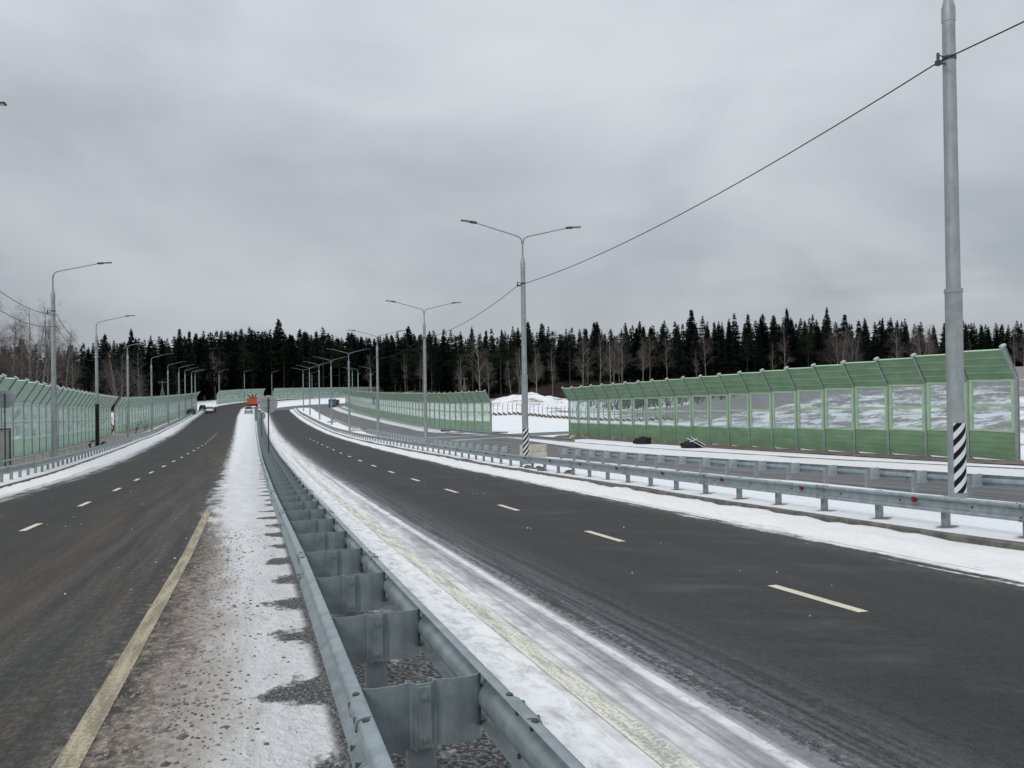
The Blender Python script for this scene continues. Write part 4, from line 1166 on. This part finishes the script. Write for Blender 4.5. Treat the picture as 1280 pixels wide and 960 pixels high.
def birch_meshes(seed, H=20., lean=0., spread=1., multi=1, fine=1.):
    r = random.Random(seed); tr = MB(); tw = MB()
    def blade(B, A, C_, w):
        d = (C_-A); side = d.cross(Vector((r.uniform(-1,1), r.uniform(-1,1), r.uniform(-1,1)))); side = side.normalized()*w if side.length > 1e-6 else Vector((w,0,0))
        n0 = len(B.v); B.v += [tuple(A-side), tuple(A+side), tuple(C_)]; B.face((n0, n0+1, n0+2))
    def branch(A, d, L, w, lev):
        n = 4 if lev < 2 else 3; P = [A]; q = A.copy(); dd = d.normalized()
        for k in range(n):
            dd = (dd + Vector((r.uniform(-.16,.16), r.uniform(-.16,.16), r.uniform(-.04,.14) if lev < 2 else r.uniform(-.18,.05)))).normalized()
            q = q + dd*L/n; P.append(q.copy())
        if lev <= 1: tr.tube(P, [w*(1-k/n*.85) for k in range(n+1)], 5, False)
        elif lev == 2: tw.tube(P, [w*(1-k/n*.8) for k in range(n+1)], 3, False)
        else:
            for a, c in zip(P, P[1:]): blade(tw, a, c, w)
        if lev < 4:
            m = (9, 8, 7, 5)[lev]
            if lev == 3: m = int(8*fine)
            for k in range(m):
                f = r.uniform(.25, 1.); i = min(n-1, int(f*n)); p = P[i].lerp(P[i+1], f*n-i)
                dv = (P[i+1]-P[i]).normalized(); a = r.random()*6.28
                ort = dv.orthogonal().normalized(); o2 = dv.cross(ort)
                nd = dv*r.uniform(.5,1.) + (ort*math.cos(a)+o2*math.sin(a))*r.uniform(.45,.8)
                branch(p, nd, L*r.uniform(.32,.55), w*(.45 if lev < 2 else .5), lev+1)
    for m in range(multi):
        base = Vector((r.uniform(-.5,.5)*(multi>1), r.uniform(-.5,.5)*(multi>1), -.3))
        n = 8; P = [base]; d = Vector((lean + r.uniform(-.25,.25)*(multi>1), r.uniform(-.1,.1), 1)).normalized(); q = base.copy()
        for k in range(n):
            d = (d + Vector((r.uniform(-.05,.05), r.uniform(-.05,.05), .05))).normalized(); q = q + d*H*1.0/n; P.append(q.copy())
        rr = H*.0085
        tr.tube(P, [rr*(1-k/n*.9)+.01 for k in range(n+1)], 7, False)
        for k in range(int(26/multi**.5)):
            f = r.uniform(.26, .98); i = min(n-1, int(f*n)); p = P[i].lerp(P[i+1], f*n-i); a = r.random()*6.28
            up = r.uniform(.9, 1.6)
            L = H*.26*spread*(1.15-f)*r.uniform(.7,1.25) + .8
            branch(p, Vector((math.cos(a), math.sin(a), up)), L, rr*.33*(1.1-f)+.008, 1)
    return tr, tw

def make_tree(name, label, cat, tm, cm, group):
    t = thing(name, label, cat, (0,0,-500), group=group)
    a = add('trunk', tm, t); b_ = add('crown', cm, t); kid(t, a); kid(t, b_)
    return t
SG = 'spruces of the forest edge'
protos = [make_tree('spruce_tree', 'dark narrow spruce in the wall of forest behind the road', 'spruce', trunk_mesh(20, .17, M['bark'], i), spruce_mesh(10+i, 20., (2.7, 2.3, 2.9, 2.1, 2.6)[i], 1., (.06, .12, .16, .2, .1)[i]).mesh('crown', M['spruce']), SG) for i in range(5)]
pines = [make_tree('pine_tree', 'tall pine with a bare pale trunk standing among the forest edge', 'pine', trunk_mesh(20, .16, M['bark'], 30+i), pine_crown(40+i).mesh('crown', M['sprucel']), 'pines of the forest edge') for i in range(3)]
used = set(); cnt = [0, 0]
def put(proto, x, y, z, rot, sc):
    if proto.name not in used:
        used.add(proto.name); proto.location = (x, y, z); proto.rotation_euler = (0,0,rot); proto.scale = sc; return proto
    return copy_tree(proto, (x, y, z), rot, sc)
rr = random.Random(21)
def azim(px, Y): return ((px - 640) - .0148*(-60))/960.*Y
rows = [(0, 4.2, 2, .90), (11, 4.6, 0, 1.0), (24, 5.4, -2, 1.0)]
far_pl = []
for ri, (dy, sp, dpx, hk) in enumerate(rows):
    px = -45. + 4*ri
    while px < 1330:
        Y = float(np.interp(px, TREEX, TREEY)) + dy + rr.uniform(-4, 4); top = float(np.interp(px, TREEX, TOPY)) + dpx
        x = azim(px, Y); z = gz(x, Y) - .1
        yh = 486 - .0148*(px-640)
        jit = rr.gauss(4, 6.5); jit = -5 if rr.random() < .06 else (20 if rr.random() < .15 else jit)
        H = ((yh - top - jit)*Y/960. + CAMZ - z)*(.93 if ri == 0 else 1)
        H = max(10, H)
        ispine = (ri == 0 and rr.random() < (.38 if (230 < px < 500 or 600 < px < 800) else .12)) or (ri == 0 and 480 < px < 565 and rr.random() < .5)
        k = H/20.; wv = k*rr.uniform(1.0, 1.85)*(1.15 if Y > 330 else 1.)
        if ri < 2 or rr.random() < .55:
            if ispine: put(rr.choice(pines), x, Y, z, rr.random()*6.28, (wv, wv, k)); cnt[1] += 1
            else: put(rr.choice(protos), x, Y, z, rr.random()*6.28, (wv, wv, k)); cnt[0] += 1
        px += sp*960/Y*(1. if Y < 300 else 1.35)*rr.uniform(.75, 1.3)
print('spruces', cnt)
# the forest mass behind the counted trees
def forest_mass():
    lows = []
    for i in range(3):
        b = spruce_mesh(70+i, 20., 3.0, .6, .03); lows.append((np.array(b.v), np.array(b.f)))
    V = []; F = []; nv = 0; r = random.Random(5)
    for dy, sp, dpx in ((18, 4., 5), (32, 4., 3), (46, 4.5, 2), (60, 5, 3)):
        px = -80.
        while px < 1370:
            Y = float(np.interp(px, TREEX, TREEY)) + dy + r.uniform(-4, 4); top = float(np.interp(px, TREEX, TOPY)) + dpx
            x = azim(px, Y); z = gz(x, Y) - .1; yh = 486 - .0148*(px-640)
            H = max(9, (yh - top - r.gauss(1, 4))*Y/960. + CAMZ - z); k = H/20.; w = k*r.uniform(1.1, 1.5)*(1.2 if Y > 330 else 1)
            v, f = r.choice(lows); a = r.random()*6.28; c, s_ = math.cos(a), math.sin(a)
            vv = np.stack([x + (v[:,0]*c - v[:,1]*s_)*w, Y + (v[:,0]*s_ + v[:,1]*c)*w, z + v[:,2]*k], 1)
            V.append(vv); F.append(f + nv); nv += len(vv)
            px += sp*960/Y*r.uniform(.8, 1.25)
    V = np.concatenate(V); F = np.concatenate(F)
    me = bpy.data.meshes.new('forest'); me.vertices.add(len(V)); me.vertices.foreach_set('co', V.ravel().astype(np.float32))
    me.loops.add(len(F)*3); me.loops.foreach_set('vertex_index', F.ravel().astype(np.int32))
    me.polygons.add(len(F)); me.polygons.foreach_set('loop_start', np.arange(0, len(F)*3, 3, dtype=np.int32)); me.polygons.foreach_set('loop_total', np.full(len(F), 3, dtype=np.int32))
    me.materials.append(M['far']); me.update(); me.validate()
    tag(add('distant_forest', me), 'dark mass of spruces filling the depth of the forest behind its edge', 'forest', kind='stuff')
forest_mass()
# birches and other bare trees
bm = []
for i, (ln, spd, mu, fn) in enumerate([(0., 1., 1, 1.), (.06, .8, 1, 1.), (0., 1.25, 3, 1.), (-.05, .9, 2, 1.), (.02, .6, 1, .8)]):
    tr, tw = birch_meshes(100+i, 20., ln, spd, mu, fn)
    bm.append((tr.mesh('trunk', M['birch'], 60), tw.mesh('crown', M['twig'])))
BT = [ # px, Y, top px y, variant, label
 (-14, 104, 372, 2, 'bare birch cut by the left edge of the view behind the barrier'), (12, 112, 380, 0, 'bare grey birch with fine twigs, second from the left edge'),
 (37, 108, 376, 2, 'wide bare birch with spreading pale limbs just left of the nearest left lamp'), (54, 124, 372, 3, 'bare birch whose crown touches the nearest left lamp pole'),
 (76, 130, 402, 1, 'slim bare birch between the nearest and second left lamps'), (92, 138, 418, 4, 'thin bare tree right of the slim birch beyond the left barrier'),
 (24, 128, 388, 4, 'thin bare birch behind the wide one on the left'), (150, 152, 434, 2, 'bare pale tree rising above the gap in the left barrier'),
 (174, 160, 437, 4, 'slender pale bare tree right of the gap in the left barrier'), (600, 215, 412, 0, 'reddish bare birch in front of spruces left of the central lamp'),
 (574, 220, 440, 4, 'thin bare birch by the braced utility pole'), (668, 200, 430, 3, 'bare birch just right of the central lamp'),
 (727, 205, 414, 0, 'bare birch at the left end of the birch group behind the large green barrier'), (748, 207, 412, 1, 'second birch of the group behind the large green barrier'),
 (761, 204, 410, 4, 'third birch of the group behind the large green barrier'), (777, 206, 412, 0, 'rightmost birch of the group behind the large green barrier'),
 (1048, 170, 402, 2, 'bushy bare tree above the middle of the large green barrier'), (1066, 175, 408, 3, 'second bushy bare tree, right of the first above the large barrier'),
 (1117, 178, 415, 1, 'small pale bare tree left of the nearest lamp post'), (1152, 176, 404, 2, 'wide bare bushy tree touching the left side of the nearest lamp post'),
 (1278, 150, 402, 3, 'bare tree at the right edge above the end of the large barrier'), (870, 205, 435, 4, 'faint grey bare tree above the large barrier left of its middle'),
 (690, 205, 432, 4, 'thin pale bare tree between the snow heap and the birch group'), (1212, 180, 424, 4, 'small bare tree right of the nearest lamp post')]
for px, Y, top, v, lb in BT:
    x = azim(px, Y); z = gz(x, Y); yh = 486 - .0148*(px-640); H = (yh-top)*Y/960. + CAMZ - z; k = H/21.
    t = thing('birch_tree', lb, 'bare tree', (x, Y, z), rr.random()*6.28, 'bare deciduous trees')
    t.scale = (k, k, k)
    add('trunk', bm[v][0], t); add('crown', bm[v][1], t)
for k in range(28):
    px = rr.choice([rr.uniform(585, 820), rr.uniform(585, 820), rr.uniform(100, 560), rr.uniform(820, 1290)])
    Y = float(np.interp(px, TREEX, TREEY)) - rr.uniform(4, 14); x = azim(px, Y); z = gz(x, Y); v = rr.choice([0, 1, 4, 4])
    k_ = rr.uniform(.55, .86)*(1.4 if Y > 320 else 1.)
    t = thing('birch_tree', 'leafless tree standing against the dark spruces of the forest edge', 'bare tree', (x, Y, z), rr.random()*6.28, 'leafless trees of the forest edge', k_)
    add('trunk', bm[v][0], t); add('crown', bm[v][1], t)
# dry undergrowth
def brush(label, pts, n, h, seed, name='undergrowth'):
    r = random.Random(seed); b = MB()
    for k in range(n):
        x0, y0, w, d = r.choice(pts); x = x0 + r.gauss(0, w); y = y0 + r.gauss(0, d); z = gz(x, y)
        for q in range(5):
            a = r.random()*6.28; L = h*r.uniform(.4, 1.2); tip = Vector((x + L*.5*math.cos(a), y + L*.5*math.sin(a), z + L)); w_ = r.uniform(.02, .06)
            n0 = len(b.v); b.v += [(x-w_, y, z-.1), (x+w_, y, z-.1), tuple(tip)]; b.face((n0, n0+1, n0+2))
    tag(b.obj(name, M['brush']), label, 'undergrowth', kind='stuff')
brush('dark reddish thicket of bare shrubs at the foot of the forest right of the snow heap', [(16, 210, 4, 3), (24, 206, 5, 3), (11, 212, 4, 2), (34, 200, 6, 3)], 2600, 3.2, 1)
hb = []
for px in range(800, 1330, 25):
    Y = 182; hb.append((azim(px, Y), Y, 6, 7))
brush('strip of dry brown brush along the foot of the right hand forest', hb, 5200, 2.6, 2)
hb = [(azim(px, 118 + px*.3), 118 + px*.3, 5, 8) for px in range(-40, 240, 20)]
hb = [q for q in hb if SO(q[0], q[1])[1] < -36]
brush('brown undergrowth below the left trees', hb, 4200, 3.2, 3)
# ------------------------------------------------------------------ sky and light
w = bpy.data.worlds.new('World'); bpy.context.scene.world = w; w.use_nodes = True
t = NT.__new__(NT); t.t = w.node_tree; t.t.nodes.clear()
out = t.t.nodes.new('ShaderNodeOutputWorld')
SUN_EL, SUN_AZ = rad(40), rad(215)
sky = t.n('ShaderNodeTexSky', sky_type='NISHITA'); sky.sun_disc = False; sky.sun_elevation = SUN_EL; sky.sun_rotation = SUN_AZ
bg1 = t.n('ShaderNodeBackground'); t.t.links.new(sky.outputs[0], bg1.inputs[0]); bg1.inputs[1].default_value = .05
x, y, z = t.coord('Generated')
zz = z.mx(.0) + .22
cv = t.vec(x/zz, y/zz, 0.)
n1 = t.noise(t.vec(x/zz, y/zz*.8, z*1.5), .62, 3, .5, .25); n2 = t.noise(t.vec(x*3., y*3., z*5.), .9, 5, .5, .4)
n3 = t.noise(t.vec(x*2.2, y*2.2, z*12.), 1., 5, .5)
cl = n1*.5 + n2*.38 + n3*.12
base = t.mix(t.ss(.34, .65, cl), (.365, .40, .445), (.625, .67, .71))
base = t.mix(t.ss(.14, .02, z)*.35, base, (.54, .575, .61))
streak = t.ss(.055, .10, z)*t.ss(.19, .11, z)*t.ss(.10, .40, x)*t.ss(.42, .62, n3*.6 + n2*.4)
base = t.mix(streak*.55, base, (.74, .76, .78))
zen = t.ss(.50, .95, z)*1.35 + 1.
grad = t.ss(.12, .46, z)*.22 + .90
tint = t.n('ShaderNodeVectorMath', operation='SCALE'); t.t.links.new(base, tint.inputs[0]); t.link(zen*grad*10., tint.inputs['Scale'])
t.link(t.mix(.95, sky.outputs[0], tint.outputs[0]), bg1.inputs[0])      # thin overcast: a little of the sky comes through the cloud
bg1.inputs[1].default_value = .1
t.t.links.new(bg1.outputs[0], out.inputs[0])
L = bpy.data.lights.new('Sun', 'SUN'); L.energy = 1.0; L.angle = rad(14); L.color = (1, .96, .9)
lo = bpy.data.objects.new('sun_light', L); C.objects.link(lo)
d = Vector((math.sin(SUN_AZ)*math.cos(SUN_EL), math.cos(SUN_AZ)*math.cos(SUN_EL), math.sin(SUN_EL)))
lo.rotation_euler = d.to_track_quat('Z', 'Y').to_euler(); lo.location = (0, 0, 50)

# ------------------------------------------------------------------ camera
cam = bpy.data.cameras.new('Camera'); cam.sensor_width = 36; cam.lens = 27.; cam.clip_end = 6000; cam.clip_start = .05
co = bpy.data.objects.new('camera', cam); C.objects.link(co)
co.matrix_world = Matrix.Translation((0, 0, CAMZ)) @ Matrix.Rotation(rad(90) + 6/960., 4, 'X') @ Matrix.Rotation(-.0148, 4, 'Z')
sc = bpy.context.scene; sc.camera = co
sc.view_settings.view_transform = 'Standard'; sc.view_settings.look = 'None'; sc.view_settings.gamma = 1; sc.view_settings.exposure = 0
sc.cycles.max_bounces = 6; sc.cycles.transparent_max_bounces = 24; sc.cycles.diffuse_bounces = 2; sc.cycles.glossy_bounces = 2
